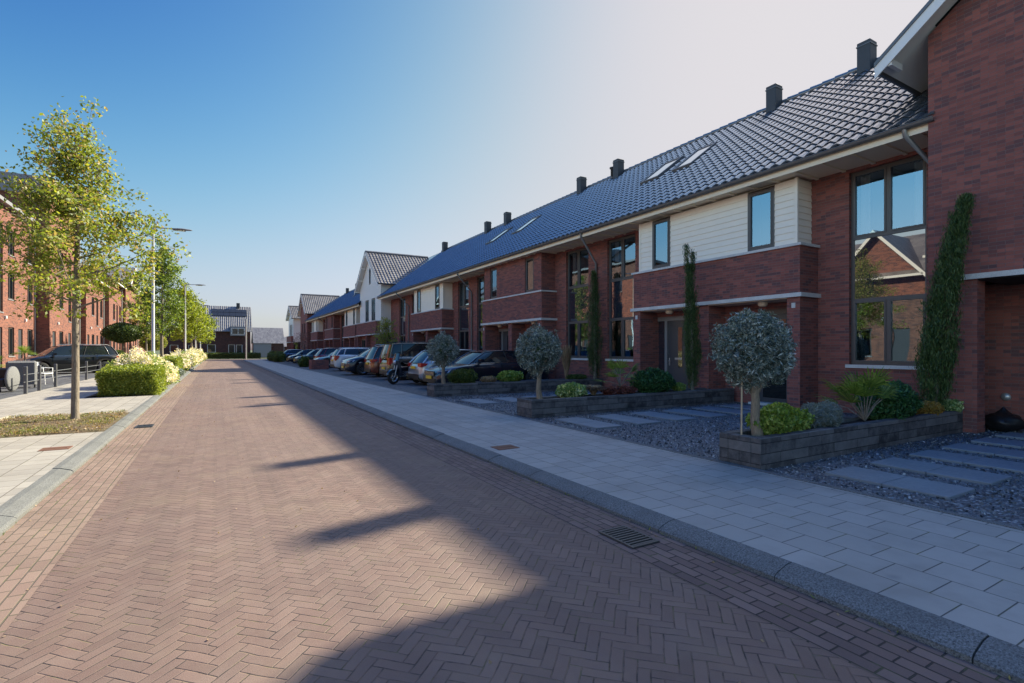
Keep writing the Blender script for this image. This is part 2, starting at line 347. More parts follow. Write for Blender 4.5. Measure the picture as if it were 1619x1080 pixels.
L_['bright'] = leaf_mat('bright_shrub_leaf', [(0, (.10, .18, .03)), (.5, (.20, .30, .05)), (1, (.38, .45, .12))], .3)
L_['varieg'] = leaf_mat('variegated_leaf', [(0, (.12, .22, .06)), (.55, (.24, .36, .12)), (.8, (.55, .62, .30)), (1, (.7, .72, .45))], .3)
L_['grey'] = leaf_mat('lavender_leaf', [(0, (.12, .15, .13)), (1, (.28, .32, .30))], .2)
L_['tan'] = leaf_mat('dry_grass_blade', [(0, (.20, .13, .08)), (1, (.42, .31, .20))], .3)
L_['red'] = leaf_mat('reddish_leaf', [(0, (.11, .03, .03)), (1, (.24, .09, .07))], .3)
L_['orange'] = leaf_mat('orange_leaf', [(0, (.30, .16, .03)), (1, (.34, .24, .05))], .3)
L_['flower'] = leaf_mat('pale_flower', [(0, (.62, .54, .46)), (.5, (.80, .75, .66)), (.85, (.86, .78, .74)), (1, (.74, .66, .34))], .3)
L_['topiary'] = leaf_mat('topiary_leaf', [(0, (.03, .055, .012)), (.5, (.06, .10, .02)), (1, (.15, .20, .04))], .25)
L_['grass'] = leaf_mat('grass_blade', [(0, (.10, .13, .03)), (.6, (.22, .24, .06)), (1, (.40, .34, .16))], .3)
L_['chip'] = leaf_mat('slate_chip', [(0, (.03, .036, .048)), (.6, (.10, .115, .135)), (.9, (.20, .22, .24)), (1, (.45, .46, .47))], 0, .5)

# ------------------------------------------------------------------ mesh helper
class MB:
    def __init__(s): s.v = []; s.f = []; s.s = []
    def add(s, vs, fs, smooth=False):
        o = len(s.v); s.v += [tuple(p) for p in vs]; s.f += [tuple(i+o for i in f) for f in fs]; s.s += [smooth]*len(fs); return s
    def quad(s, a, b, c, d): return s.add([a, b, c, d], [(0, 1, 2, 3)])
    def box(s, x0, x1, y0, y1, z0, z1):
        return s.add([(x0,y0,z0),(x1,y0,z0),(x1,y1,z0),(x0,y1,z0),(x0,y0,z1),(x1,y0,z1),(x1,y1,z1),(x0,y1,z1)],
                     [(0,3,2,1),(4,5,6,7),(0,1,5,4),(1,2,6,5),(2,3,7,6),(3,0,4,7)])
    def bev(s, x0, x1, y0, y1, z0, z1, b=.01):
        # box with chamfered top/vertical edges
        v = []
        for z, e in ((z0, 0), (z1-b, 0), (z1, b)):
            v += [(x0+b+e*0, y0+e, z), (x1-b, y0+e, z), (x1-e, y0+b, z), (x1-e, y1-b, z), (x1-b, y1-e, z), (x0+b, y1-e, z), (x0+e, y1-b, z), (x0+e, y0+b, z)]
        f = [tuple(range(7, -1, -1)), tuple(range(16, 24))]
        for r in (0, 8):
            for i in range(8): f.append((r+i, r+(i+1) % 8, r+8+(i+1) % 8, r+8+i))
        return s.add(v, f)
    def obox(s, c, ax, ay, az, hx, hy, hz):
        c = Vector(c); v = []
        for k in (-1, 1):
            for q in ((-1,-1),(1,-1),(1,1),(-1,1)):
                v.append(c+ax*hx*q[0]+ay*hy*q[1]+az*hz*k)
        return s.add(v, [(0,3,2,1),(4,5,6,7),(0,1,5,4),(1,2,6,5),(2,3,7,6),(3,0,4,7)])
    def tube(s, pts, rad, n=8, cap=True, smooth=True):
        pts = [Vector(p) for p in pts]; k = len(pts)
        if not isinstance(rad, (list, tuple)): rad = [rad]*k
        d0 = (pts[1]-pts[0]).normalized(); u = d0.orthogonal().normalized(); vs = []
        for i, p in enumerate(pts):
            d = ((pts[min(i+1, k-1)]-pts[max(i-1, 0)])).normalized()
            u = (u-d*u.dot(d)).normalized(); w_ = d.cross(u)
            for j in range(n):
                a = 2*PI*j/n; vs.append(p+(u*math.cos(a)+w_*math.sin(a))*rad[i])
        fs = [(i*n+j, i*n+(j+1) % n, (i+1)*n+(j+1) % n, (i+1)*n+j) for i in range(k-1) for j in range(n)]
        s.add(vs, fs, smooth)
        if cap:
            s.add(vs[:n], [tuple(range(n-1, -1, -1))]); s.add(vs[-n:], [tuple(range(n))])
        return s
    def lathe(s, prof, c=(0, 0, 0), n=20, axis='z', smooth=True):
        vs = []
        for r, h in prof:
            for j in range(n):
                a = 2*PI*j/n; x, y = r*math.cos(a), r*math.sin(a)
                p = (x, y, h) if axis == 'z' else ((x, h, y) if axis == 'y' else (h, x, y))
                vs.append((p[0]+c[0], p[1]+c[1], p[2]+c[2]))
        fs = [(i*n+j, i*n+(j+1) % n, (i+1)*n+(j+1) % n, (i+1)*n+j) for i in range(len(prof)-1) for j in range(n)]
        return s.add(vs, fs, smooth)
    def prism(s, poly, y0, y1, axis='y'):
        # poly: list of (a,b); extruded along axis
        n = len(poly)
        def P(a, b, h): return (a, h, b) if axis == 'y' else ((h, a, b) if axis == 'x' else (a, b, h))
        v = [P(a, b, y0) for a, b in poly]+[P(a, b, y1) for a, b in poly]
        f = [tuple(range(n)), tuple(range(2*n-1, n-1, -1))]+[(i, i+n, (i+1) % n+n, (i+1) % n) for i in range(n)]
        return s.add(v, f)
    def grid(s, fn, nu, nv, smooth=True):
        v = [fn(i/nu, j/nv) for j in range(nv+1) for i in range(nu+1)]
        f = [(j*(nu+1)+i, j*(nu+1)+i+1, (j+1)*(nu+1)+i+1, (j+1)*(nu+1)+i) for j in range(nv) for i in range(nu)]
        return s.add(v, f, smooth)
    def build(s, name, m, parent=None, loc=None, fixn=False, uvf=None):
        me = bpy.data.meshes.new(name); me.from_pydata(s.v, [], s.f); me.update()
        if fixn:
            import bmesh
            b = bmesh.new(); b.from_mesh(me); bmesh.ops.remove_doubles(b, verts=b.verts, dist=1e-5)
            bmesh.ops.recalc_face_normals(b, faces=b.faces); b.to_mesh(me); b.free()
        else:
            me.polygons.foreach_set('use_smooth', s.s)
        nl = len(me.loops); uv = me.uv_layers.new(name='UVMap')
        co = np.empty(len(me.vertices)*3); me.vertices.foreach_get('co', co); co = co.reshape(-1, 3)
        li = np.empty(nl, dtype=np.int64); me.loops.foreach_get('vertex_index', li)
        if uvf: U = uvf(co[li])
        else:
            nn = np.empty(len(me.polygons)*3); me.polygons.foreach_get('normal', nn); nn = np.abs(nn.reshape(-1, 3))
            lt = np.empty(len(me.polygons), dtype=np.int64); me.polygons.foreach_get('loop_total', lt)
            ax = np.repeat(np.argmax(nn*np.array([1, 1, 1.02]), axis=1), lt); c = co[li]
            U = np.where((ax == 0)[:, None], c[:, [1, 2]], np.where((ax == 1)[:, None], c[:, [0, 2]], c[:, [0, 1]]))
        uv.data.foreach_set('uv', np.ascontiguousarray(U, dtype=np.float32).ravel())
        o = bpy.data.objects.new(name, me); COL.objects.link(o)
        if m is not None: me.materials.append(M[m] if isinstance(m, str) else m)
        if parent is not None: o.parent = parent
        if loc is not None: o.location = loc
        return o

def tag(o, label, cat, group=None, kind=None):
    o['label'] = label; o['category'] = cat
    if group: o['group'] = group
    if kind: o['kind'] = kind
    return o
def thing(name, label, cat, loc=(0, 0, 0), rz=0, group=None):
    o = bpy.data.objects.new(name, None); COL.objects.link(o); o.empty_display_size = .3
    o.location = loc; o.rotation_euler = (0, 0, rz); return tag(o, label, cat, group)
def struct(name, mb, m, **k):
    o = mb.build(name, m, **k); o['kind'] = 'structure'; return o
def dup(o, loc=None, rz=None, label=None, scale=None, parent=None):
    c = o.copy(); COL.objects.link(c)
    if parent is not None: c.parent = parent
    if loc is not None: c.location = loc
    if rz is not None: c.rotation_euler = (0, 0, rz)
    if scale is not None: c.scale = scale
    if label: c['label'] = label
    for ch in list(o.children): dup(ch, parent=c)
    return c

def leaves(name, P, size, m, parent=None, aspect=.5, up=None, jitter=1.0, fold=True, droop=None):
    """P: (n,3) positions. Each leaf is a small folded diamond of two triangles-pairs."""
    P = np.asarray(P, dtype=float); n = len(P)
    d = RNG.normal(size=(n, 3))
    if up is not None: d = d*jitter+np.asarray(up)
    d /= np.linalg.norm(d, axis=1)[:, None]+1e-9
    r = RNG.normal(size=(n, 3)); sdir = np.cross(d, r); sdir /= np.linalg.norm(sdir, axis=1)[:, None]+1e-9
    nn = np.cross(d, sdir)
    L = (size*(.65+.7*RNG.random(n)))[:, None]; Wd = L*aspect
    a = P-d*L*.5; b = P+sdir*Wd*.5+nn*Wd*.15; c = P+d*L*.5; e = P-sdir*Wd*.5+nn*Wd*.15
    V = np.stack([a, b, c, e], 1).reshape(-1, 3)
    me = bpy.data.meshes.new(name); me.vertices.add(4*n); me.vertices.foreach_set('co', V.ravel())
    me.loops.add(4*n); me.loops.foreach_set('vertex_index', np.arange(4*n, dtype=np.int32))
    me.polygons.add(n); me.polygons.foreach_set('loop_start', np.arange(0, 4*n, 4, dtype=np.int32))
    try: me.polygons.foreach_set('loop_total', np.full(n, 4, dtype=np.int32))
    except Exception: pass
    me.update(calc_edges=True); me.validate()
    me.materials.append(m)
    o = bpy.data.objects.new(name, me); COL.objects.link(o)
    if parent is not None: o.parent = parent
    return o
def ball_pts(n, r, c=(0, 0, 0), shell=.55, lump=.12, seed=0):
    g = np.random.default_rng(seed); d = g.normal(size=(n, 3)); d /= np.linalg.norm(d, axis=1)[:, None]
    ph = g.random(6)*6.28
    k = 1+lump*(np.sin(d[:, 0]*5+ph[0])*np.sin(d[:, 1]*4+ph[1])+.7*np.sin(d[:, 2]*7+ph[2])*np.sin(d[:, 0]*8+ph[3])+.4*np.sin(d[:, 1]*13+ph[4]))
    rad = (shell+(1-shell)*g.random(n)**.6)*k
    return d*rad[:, None]*np.array(r)+np.array(c)
def clump_pts(n, r, c=(0, 0, 0), k=40, sub=.22, seed=0):
    """clumps scattered through an ellipsoid, with gaps between"""
    g = np.random.default_rng(seed); d = g.normal(size=(k, 3)); d /= np.linalg.norm(d, axis=1)[:, None]
    cc = d*(.25+.7*g.random(k)[:, None]**.6)*np.array(r)
    i = g.integers(0, k, n); off = g.normal(size=(n, 3))*.45*sub*np.mean(r)
    return cc[i]+off+np.array(c)
def core(name, r, c, m, parent, seed=1, nu=20, nv=12, lump=.12):
    g = random.Random(seed); ph = [g.random()*6 for _ in range(4)]; mb = MB()
    def fn(u, v):
        a = u*2*PI; b = (v-.5)*PI; x, y, z = math.cos(a)*math.cos(b), math.sin(a)*math.cos(b), math.sin(b)
        k = 1+lump*math.sin(x*4+ph[0])*math.sin(y*5+ph[1])+lump*.6*math.sin(z*6+ph[2])
        return (c[0]+x*r[0]*k, c[1]+y*r[1]*k, c[2]+z*r[2]*k)
    mb.grid(fn, nu, nv); return mb.build(name, m, parent)

# ================================================================== SETTING
g = MB(); g.quad((-900, -300, -.06), (900, -300, -.06), (900, 1500, -.06), (-900, 1500, -.06)); struct('ground', g, 'ground')
XL, XR = -1.505, 3.12
g = MB(); g.quad((XL+.53, -12, 0), (XR-.50, -12, 0), (XR-.50, 84, 0), (XL+.53, 84, 0)); g.quad((-70, 84, 0), (90, 84, 0), (90, 91.5, 0), (-70, 91.5, 0)); struct('road', g, 'road')
flip = lambda c: np.stack([c[:, 1], c[:, 0]], 1)
g = MB(); g.quad((XR-.50, -12, .001), (XR, -12, .001), (XR, 84, .001), (XR-.50, 84, .001)); struct('gutter_right', g, 'gutter_r', uvf=flip)
g = MB(); g.quad((XL, -12, .001), (XL+.53, -12, .001), (XL+.53, 84, .001), (XL, 84, .001)); struct('gutter_left', g, 'gutter_l', uvf=flip)
def kerb(x0, x1, m, name, side):
    g = MB(); y = -12.0; i = 0
    rr = random.Random(3)
    while y < 80:
        L = 1.0; dz = rr.uniform(-.004, .004); dx = rr.uniform(-.003, .003)
        a, b = (x0, x1) if side > 0 else (x1, x0)      # a = road side
        s_ = .035*side
        pr = [(a+dx, -.05), (a+dx, .028+dz), (a+s_*.7+dx, .046+dz), (a+s_*3.6+dx, .078+dz), (b, .083+dz), (b, -.05)]
        g.prism(pr, y+.004, y+L-.004); y += L
    return struct(name, g, m, fixn=True)
kerb(XR, XR+.20, 'kerb', 'kerb_right', 1); kerb(XL-.19, XL, 'kerb_l', 'kerb_left', -1)
g = MB(); g.quad((XR+.2, -12, .08), (5.47, -12, .08), (5.47, 81, .08), (XR+.2, 81, .08)); g.quad((5.47, 79, .08), (40, 79, .08), (40, 84, .08), (5.47, 84, .08)); struct('pavement_right', g, 'paver', uvf=flip)
g = MB()
g.quad((XL-.19, -12, .08), (-5.35, -12, .08), (-5.35, 11.2, .08), (XL-.19, 11.2, .08))
g.quad((-5.35, 11.2, .08), (-5.35, 14.35, .08), (-3.75, 14.35, .08), (-3.75, 11.2, .08))
g.quad((XL-.19, 14.35, .08), (-5.35, 14.35, .08), (-5.35, 19.3, .08), (XL-.19, 19.3, .08))
g.quad((-3.4, 19.3, .08), (-5.35, 19.3, .08), (-5.35, 82, .08), (-3.4, 82, .08)); struct('pavement_left', g, 'paver_l', uvf=flip)
g = MB(); g.quad((-5.35, -12, .075), (-12.5, -12, .075), (-12.5, 84, .075), (-5.35, 84, .075)); struct('courtyard', g, 'parking')
g = MB(); g.quad((5.55, -12, .055), (13, -12, .055), (13, 15.0, .055), (5.55, 15.0, .055)); struct('gravel_base', g, 'gravel')
g = MB(); g.quad((5.47, 15, .068), (13, 15, .068), (13, 79, .068), (5.47, 79, .068)); struct('parking_area', g, 'parking', uvf=flip)
g = MB(); g.box(5.47, 5.55, -12, 15, 0, .088); struct('edging_strip', g, 'kerb')
# soil bed round the street tree and planting strip
g = MB()
def bed(u, v):
    x = -3.75+u*(3.75-1.695); y = 11.2+v*3.15
    e = min(u, 1-u, v, 1-v); z = .075+.05*min(1, e*6)+.018*math.sin(x*9+y*5)*math.sin(y*11)
    return (x, y, z)
g.grid(bed, 30, 40); struct('soil_bed', g, 'soil')
g = MB()
g.grid(lambda u, v: (-3.4+u*1.705, 19.3+v*62, .08+.05*min(1, 8*min(u, 1-u))), 8, 60); struct('planting_strip', g, 'soil')
g = MB(); g.tube([(-3.78, 14.5, .09), (-3.85, 13.2, .1), (-3.9, 12, .1), (-3.95, 11.15, .1)], .05, 4, smooth=False); o = g.build('bed_edging', 'paver_l'); tag(o, 'pale stone edging along the left side of the tree bed', 'edging')
# gravel chips
n = 26000
x = RNG.uniform(5.57, 12.4, n); y = RNG.uniform(.5, 14.9, n)
keep = np.ones(n, bool)
SL = []
for y0, y1, xs in ((2.12, 3.28, 6.08), (7.2, 8.55, 5.95), (12.0, 13.2, 5.95)):
    for k in range(6): SL.append((xs+k*1.02, xs+k*1.02+.60, y0, y1))
for a in SL: keep &= ~((x > a[0]) & (x < a[1]) & (y > a[2]) & (y < a[3]))
for yc in (4.05, 9.35, 14.9): keep &= ~(np.abs(y-yc) < .3)
leaves('gravel', np.stack([x, y, np.full(n, .064)], 1)[keep], .032, L_['chip'], None, .75, None)['kind'] = 'stuff'
gr = bpy.data.objects['gravel']; gr['label'] = 'dark slate gravel chips covering the front yards'
# slabs in the gravel
first = True
SLN = {2.12: 'in the gravel right of the nearest planter', 7.2: 'in the gravel between the two nearest planters', 12.0: 'in the gravel before the parked dark saloon'}
ORD = ['first', 'second', 'third', 'fourth', 'fifth', 'sixth']
cnt = {}
for a in SL:
    k = cnt.get(a[2], 0); cnt[a[2]] = k+1
    g = MB(); g.bev(a[0], a[1], a[2], (a[2]+a[3])/2-.003, .03, .088, .006); g.bev(a[0], a[1], (a[2]+a[3])/2+.003, a[3], .03, .089, .006)
    tag(g.build('stepping_slab', 'slab'), 'flat bluestone slab %s, %s from the pavement' % (SLN[a[2]], ORD[k]), 'stepping slab', 'bluestone slabs set in the gravel')
# covers and drains
def drain(x, y, rz, label):
    t = thing('drain_grate', label, 'drain', (x, y, .004), rz)
    f = MB(); f.box(-.20, .20, -.14, -.12, 0, .012); f.box(-.20, .20, .12, .14, 0, .012); f.box(-.20, -.18, -.12, .12, 0, .012); f.box(.18, .20, -.12, .12, 0, .012); f.box(-.01, .01, -.12, .12, 0, .010)
    f.build('frame', 'iron', t)
    b = MB(); b.box(-.18, .18, -.12, .12, -.003, .0005); b.build('pit', 'black', t)
    s_ = MB()
    for i in range(9):
        xx = -.165+i*.0405
        s_.box(xx-.010, xx+.010, -.119, .119, .001, .011)
    s_.build('grate', 'iron', t)
drain(2.84, 3.05, PI/2, 'slotted iron drain grate in the gutter near the right kerb')
drain(-1.22, 12.2, PI/2, 'small iron drain grate in the left gutter beside the tree bed')
for x, y, l in ((3.62, 6.45, 'rusty square utility cover in the right pavement'), (-2.0, 9.6, 'rusty square utility cover in the left pavement')):
    g = MB(); g.bev(x-.17, x+.17, y-.14, y+.14, .06, .087, .004); g.box(x-.13, x+.13, y-.02, y+.02, .087, .090); tag(g.build('utility_cover', 'rust'), l, 'utility cover', 'utility covers in the pavements')

# ================================================================== HOUSES, RIGHT ROW
X1, XC, X2 = 11.70, 11.85, 12.45      # balcony front, cladding front, main wall
XE, ZE, XG, ZG = 11.32, 5.80, 17.0, 10.05
K = (ZG-ZE)/(XG-XE); SLP = math.hypot(XG-XE, ZG-ZE); U = 5.43
def holes(mb, X, ya, yb, za, zb, ops, rev=.12, sgn=1):
    ys = sorted({ya, yb}|{q for o in ops for q in o[:2] if ya < q < yb}); zs = sorted({za, zb}|{q for o in ops for q in o[2:] if za < q < zb})
    for i in range(len(ys)-1):
        for j in range(len(zs)-1):
            cy, cz = (ys[i]+ys[i+1])/2, (zs[j]+zs[j+1])/2
            if any(o[0] < cy < o[1] and o[2] < cz < o[3] for o in ops): continue
            mb.quad((X, ys[i+1], zs[j]), (X, ys[i], zs[j]), (X, ys[i], zs[j+1]), (X, ys[i+1], zs[j+1]))
    for y0, y1, z0, z1 in ops:
        y0, y1, z0, z1 = max(y0, ya), min(y1, yb), max(z0, za), min(z1, zb); R_ = X+rev*sgn
        mb.quad((X, y0, z0), (X, y0, z1), (R_, y0, z1), (R_, y0, z0)); mb.quad((X, y1, z0), (R_, y1, z0), (R_, y1, z1), (X, y1, z1))
        mb.quad((X, y0, z0), (R_, y0, z0), (R_, y1, z0), (X, y1, z0)); mb.quad((X, y0, z1), (X, y1, z1), (R_, y1, z1), (R_, y0, z1))
def window(par, X, y0, y1, z0, z1, rows, sgn=1, m='frame', curtain=None, fw=.055, name='window', room=.9, open_=None):
    """window set in an opening of a wall facing -X (sgn=1) or +X (sgn=-1); rows = [(z0, z1, panes, kind)]"""
    f = MB(); S = sgn; xa, xb = X, X+.07*S
    def bx(a, b, y0, y1, z0, z1): f.box(min(a, b), max(a, b), y0, y1, z0, z1)
    bx(xa, xb, y0, y0+fw, z0, z1); bx(xa, xb, y1-fw, y1, z0, z1); bx(xa, xb, y0+fw, y1-fw, z1-fw, z1); bx(xa, xb, y0+fw, y1-fw, z0, z0+fw)
    panes = []; sash = []
    for i, (a, b, k, kind) in enumerate(rows):
        if i: bx(xa+.002*S, xb-.002*S, y0+fw, y1-fw, a-fw*.6, a+fw*.6)
        wy = (y1-y0-2*fw)/k
        for q in range(k):
            p0, p1 = y0+fw+q*wy, y0+fw+(q+1)*wy; a2 = a+(fw*.6 if i else fw); b2 = b-(fw*.6 if i < len(rows)-1 else fw)
            if q: bx(xa+.004*S, xb-.004*S, p0-.03, p0+.03, a2, b2)
            if kind == 's':
                e = .035; g0 = p0+(.03 if q else 0); g1 = p1-(.03 if q < k-1 else 0)
                for (c0, c1, d0, d1) in ((g0, g0+e, a2, b2), (g1-e, g1, a2, b2), (g0+e, g1-e, a2, a2+e), (g0+e, g1-e, b2-e, b2)): bx(xa-.012*S, xa+.03*S, c0, c1, d0, d1)
                panes.append((g0+e, g1-e, a2+e, b2-e, kind))
            else: panes.append((p0, p1, a2, b2, kind))
    fo = f.build(name, m, par)
    for (p0, p1, q0, q1, kind) in panes:
        pm = MB(); xx = X+.028*S
        if kind == 'p': pm.box(min(xx, xx+.02*S), max(xx, xx+.02*S), p0-.01, p1+.01, q0-.01, q1+.01); pm.build('panel', 'panelg', fo)
        else:
            v = [(xx, p1+.005, q0-.005), (xx, p0-.005, q0-.005), (xx, p0-.005, q1+.005), (xx, p1+.005, q1+.005)]
            pm.quad(*(v if S > 0 else v[::-1])); pm.build('pane', 'glass', fo)
    # room behind
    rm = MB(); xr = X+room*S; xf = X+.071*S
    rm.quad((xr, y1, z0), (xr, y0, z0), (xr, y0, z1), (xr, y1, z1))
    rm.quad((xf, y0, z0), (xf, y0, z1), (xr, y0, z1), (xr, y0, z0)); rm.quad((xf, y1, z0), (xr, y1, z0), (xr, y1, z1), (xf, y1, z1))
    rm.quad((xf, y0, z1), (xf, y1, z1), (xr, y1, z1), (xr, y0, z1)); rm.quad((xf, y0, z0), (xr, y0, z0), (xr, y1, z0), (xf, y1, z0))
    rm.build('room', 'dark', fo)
    for (c0, c1, d0, d1) in (curtain or []):
        cm = MB(); n_ = max(4, int((c1-c0)/.03))
        xx = X+.2*S
        cm.grid(lambda u, v: (xx+.02*math.sin(u*n_*2.2), c0+(c1-c0)*u, d0+(d1-d0)*v), n_*3, 1); cm.build('curtain', 'curtain', fo)
    return fo
def siding(mb, X, y0, y1, z0, z1, ops=(), bh=.155, sgn=1):
    z = z0
    while z < z1-.01:
        zt = min(z+bh, z1); segs = [(y0, y1)]
        for o in ops:
            if o[2] < (z+zt)/2 < o[3]:
                ns = []
                for a, b in segs:
                    if o[0] > a: ns.append((a, min(b, o[0])))
                    if o[1] < b: ns.append((max(a, o[1]), b))
                segs = [q for q in ns if q[1]-q[0] > .01]
        for a, b in segs:
            mb.quad((X-.022*sgn, b, z), (X-.022*sgn, a, z), (X-.004*sgn, a, zt), (X-.004*sgn, b, zt))
            mb.quad((X-.004*sgn, b, z), (X-.004*sgn, a, z), (X-.022*sgn, a, z), (X-.022*sgn, b, z))
        z = zt
def siding_side(mb, Y, x0, x1, z0, z1, sgn=1, bh=.155):
    z = z0
    while z < z1-.01:
        zt = min(z+bh, z1)
        mb.quad((x0, Y-.022*sgn, z), (x1, Y-.022*sgn, z), (x1, Y-.004*sgn, zt), (x0, Y-.004*sgn, zt))
        mb.quad((x0, Y-.004*sgn, z), (x1, Y-.004*sgn, z), (x1, Y-.022*sgn, z), (x0, Y-.022*sgn, z)); z = zt
def tiles(y0, y1, x0, z0, x1, z1, flat_dir='x', nper=8, tw=.2715, rl=.345):
    """S-tiled slope rising from (x0,z0) to (x1,z1), columns along y"""
    mb = MB(); L = math.hypot(x1-x0, z1-z0); ux, uz = (x1-x0)/L, (z1-z0)/L; nx, nz = -uz, ux
    if nz < 0: nx, nz = -nx, -nz
    nc = max(1, round((y1-y0)/tw)); tw = (y1-y0)/nc; nr = max(1, round(L/rl)); rl = L/nr
    ny = nc*nper; ph = [(j/nper) % 1 for j in range(ny+1)]
    wv = [.024*math.sin(2*PI*p)+.009*math.sin(4*PI*p+.6) for p in ph]
    V = []; uvs = []
    for r in range(nr):
        for e, lift in ((0, .034), (1, .004)):
            d = (r+e)*rl+(-.02 if e == 0 else 0)
            for j in range(ny+1):
                h = wv[j]+lift; V.append((x0+ux*d+nx*h, y0+(y1-y0)*j/ny, z0+uz*d+nz*h))
    N = ny+1; Fs = []
    for r in range(2*nr-1):
        for j in range(ny):
            a = r*N+j; Fs.append((a, a+N, a+N+1, a+1) if True else None)
    mb.add(V, Fs, False)
    # butt end of the lowest course
    mb.add([(V[j][0]+0, V[j][1], V[j][2]) for j in range(N)]+[(V[j][0]-nx*.04, V[j][1], V[j][2]-nz*.04) for j in range(N)], [(j, j+1, N+j+1, N+j) for j in range(ny)])
    def uvf(c): return np.stack([c[:, 1]-y0, ((c[:, 0]-x0)*ux+(c[:, 2]-z0)*uz)+.02], 1)
    return mb, uvf

def row_house(name, dirn, kind, label, loc):
    """one terraced house; local y=0 is the party line through the balcony, the house runs to y=dirn*U"""
    t = thing(name, label, 'house', loc, 0, 'terraced houses in the right row')
    D = dirn
    def yy(a, b): return (a, b) if D > 0 else (-b, -a)
    ya, yb = yy(0, U)
    big = yy(3.42, 4.88); bigop = (*big, 1.17, 5.52)
    dr = yy(1.15, 2.02); side = yy(2.12, 2.42)
    wall = MB()
    ops = [bigop, (*yy(1.15, 2.42), .07, 2.55)]
    holes(wall, X2, ya, yb, 0, 5.62, ops)
    # back wall, far ends
    wall.quad((21.6, ya, 0), (21.6, yb, 0), (21.6, yb, 6.5), (21.6, ya, 6.5))
    for yq in (ya+.001, yb-.001):
        wall.add([(X2+.13, yq, 0), (21.6, yq, 0), (21.6, yq, 6.4), (XG, yq, ZG-.12), (X2+.13, yq, 6.45)], [(0, 1, 2, 3, 4)])
    # pier at balcony end and the half fin on the party line
    a, b = yy(2.42, 2.73); wall.box(X1, X2, a, b, 0, 2.73)
    a, b = yy(0.0, .16); wall.box(X1+.05, X2, a, b, 0, 2.73)
    wall.build('wall', 'brick', t)
    # balcony / bay parapet
    a, b = yy(0, 2.73); bal = MB(); bal.box(X1, X2, a, b, 2.83, 3.93)
    bal.build('bay_parapet', 'brick', t)
    lo = MB(); a, b = yy(0, 2.80); lo.box(X1-.07, X2+.001, a, b, 2.735, 2.83); lo.build('lower_ledge', 'ledge', t)
    up = MB(); a, b = yy(0, 2.78); up.box(X1-.05, X2+.001, a, b, 3.93, 3.99); up.build('upper_ledge', 'ledge', t)
    wy = yy(1.30, 2.02); wop = (*wy, 4.03, 5.50)
    XO = XC if kind == 'clad' else X1+.06
    bay = MB()
    if kind == 'clad':
        yq = yy(0, 2.56); siding(bay, XO, yq[0], yq[1], 3.99, 5.56, [wop])
        if D > 0: siding_side(bay, 2.56, XO, X2, 3.99, 5.56, -1)
        else: siding_side(bay, -2.56, XO, X2, 3.99, 5.56, 1)
        co = yy(2.53, 2.60); bay.box(XO-.03, XO+.04, co[0], co[1], 3.99, 5.56)
        bo = bay.build('bay_cladding', 'clad', t)
    else:
        yq = yy(0, 2.62); holes(bay, XO, yq[0], yq[1], 3.99, 5.60, [wop], .08)
        yo = 2.62*D; bay.quad((XO, yo, 3.99), (X2, yo, 3.99), (X2, yo, 5.6), (XO, yo, 5.6)); bo = bay.build('bay_wall', 'brick', t)
    window(t, XO-.03 if kind == 'clad' else XO+.04, *wop, [(wop[2], wop[3], 1, 's')], curtain=[(wy[0]+.1, wy[0]+.28, 4.1, 5.45)] if D > 0 else None, name='upper_window', room=.55)
    # large three-part window
    z = (1.17, 2.62, 4.02, 5.52)
    cu = [(big[0]+.12, big[0]+.32, 4.1, 5.45), (big[1]-.3, big[1]-.1, 4.1, 5.45)]
    window(t, X2+.09, *bigop, [(z[0], z[1], 2, 's'), (z[1], z[2], 1, 'p'), (z[2], z[3], 2, 's')], curtain=cu, name='tall_window')
    s_ = MB(); s_.box(X2-.05, X2+.088, big[0]-.06, big[1]+.06, 1.09, 1.165); s_.build('window_sill', 'ledge', t)
    # door, sidelight, frame
    dm = MB(); dm.box(X2+.06, X2+.11, dr[0], dr[1], .12, 2.42); do = dm.build('door', 'door', t)
    gm = MB()
    if D > 0: gm.box(X2+.05, X2+.06, dr[0]+.28, dr[0]+.44, .95, 2.2)
    else: gm.box(X2+.05, X2+.06, dr[0]+.12, dr[1]-.12, 1.35, 2.28); gm.box(X2+.05, X2+.06, dr[0]+.12, dr[1]-.12, .25, 1.15)
    gm.build('door_pane', 'carglass', do)
    lm = MB(); yc = (dr[0]+dr[1])/2; lm.box(X2+.045, X2+.06, yc-.14, yc+.14, 1.19, 1.25); lm.build('letter_slot', 'galv', do)
    hm = MB(); hy = dr[1]-.08 if D > 0 else dr[0]+.08; hm.box(X2+.045, X2+.06, hy-.02, hy+.02, 1.0, 1.24); hm.tube([(X2+.05, hy, 1.14), (X2+.0, hy, 1.14), (X2+.0, hy-.1*D, 1.14)], .011, 6); hm.build('door_handle', 'galv', do)
    fm = MB(); q = yy(1.09, 1.15); fm.box(X2+.02, X2+.12, q[0], q[1], .07, 2.5); q = yy(2.02, 2.12); fm.box(X2+.02, X2+.12, q[0], q[1], .07, 2.5); q = yy(1.09, 2.42); fm.box(X2+.022, X2+.122, q[0], q[1], 2.42, 2.55)
    fm.build('door_frame', 'fascia' if D > 0 else 'frame', t)
    sg = MB(); q = yy(2.12, 2.42); sg.box(X2+.07, X2+.09, q[0], q[1], .12, 2.42); sg.build('side_light', 'panelg', t)
    st = MB(); q = yy(1.05, 2.42); st.box(X2-.25, X2+.12, q[0], q[1], .06, .12); st.build('doorstep', 'ledge', t)
    ce = MB(); q = yy(.16, 2.42); ce.box(X1+.02, X2-.001, q[0], q[1], 2.715, 2.734); ce.build('porch_ceiling', 'cream', t)
    la = MB(); la.lathe([(.0, 2.60), (.08, 2.605), (.115, 2.64), (.12, 2.714)], ((X1+X2)/2, 1.55*D, 0), 16); la.build('porch_lamp', 'cream', t)
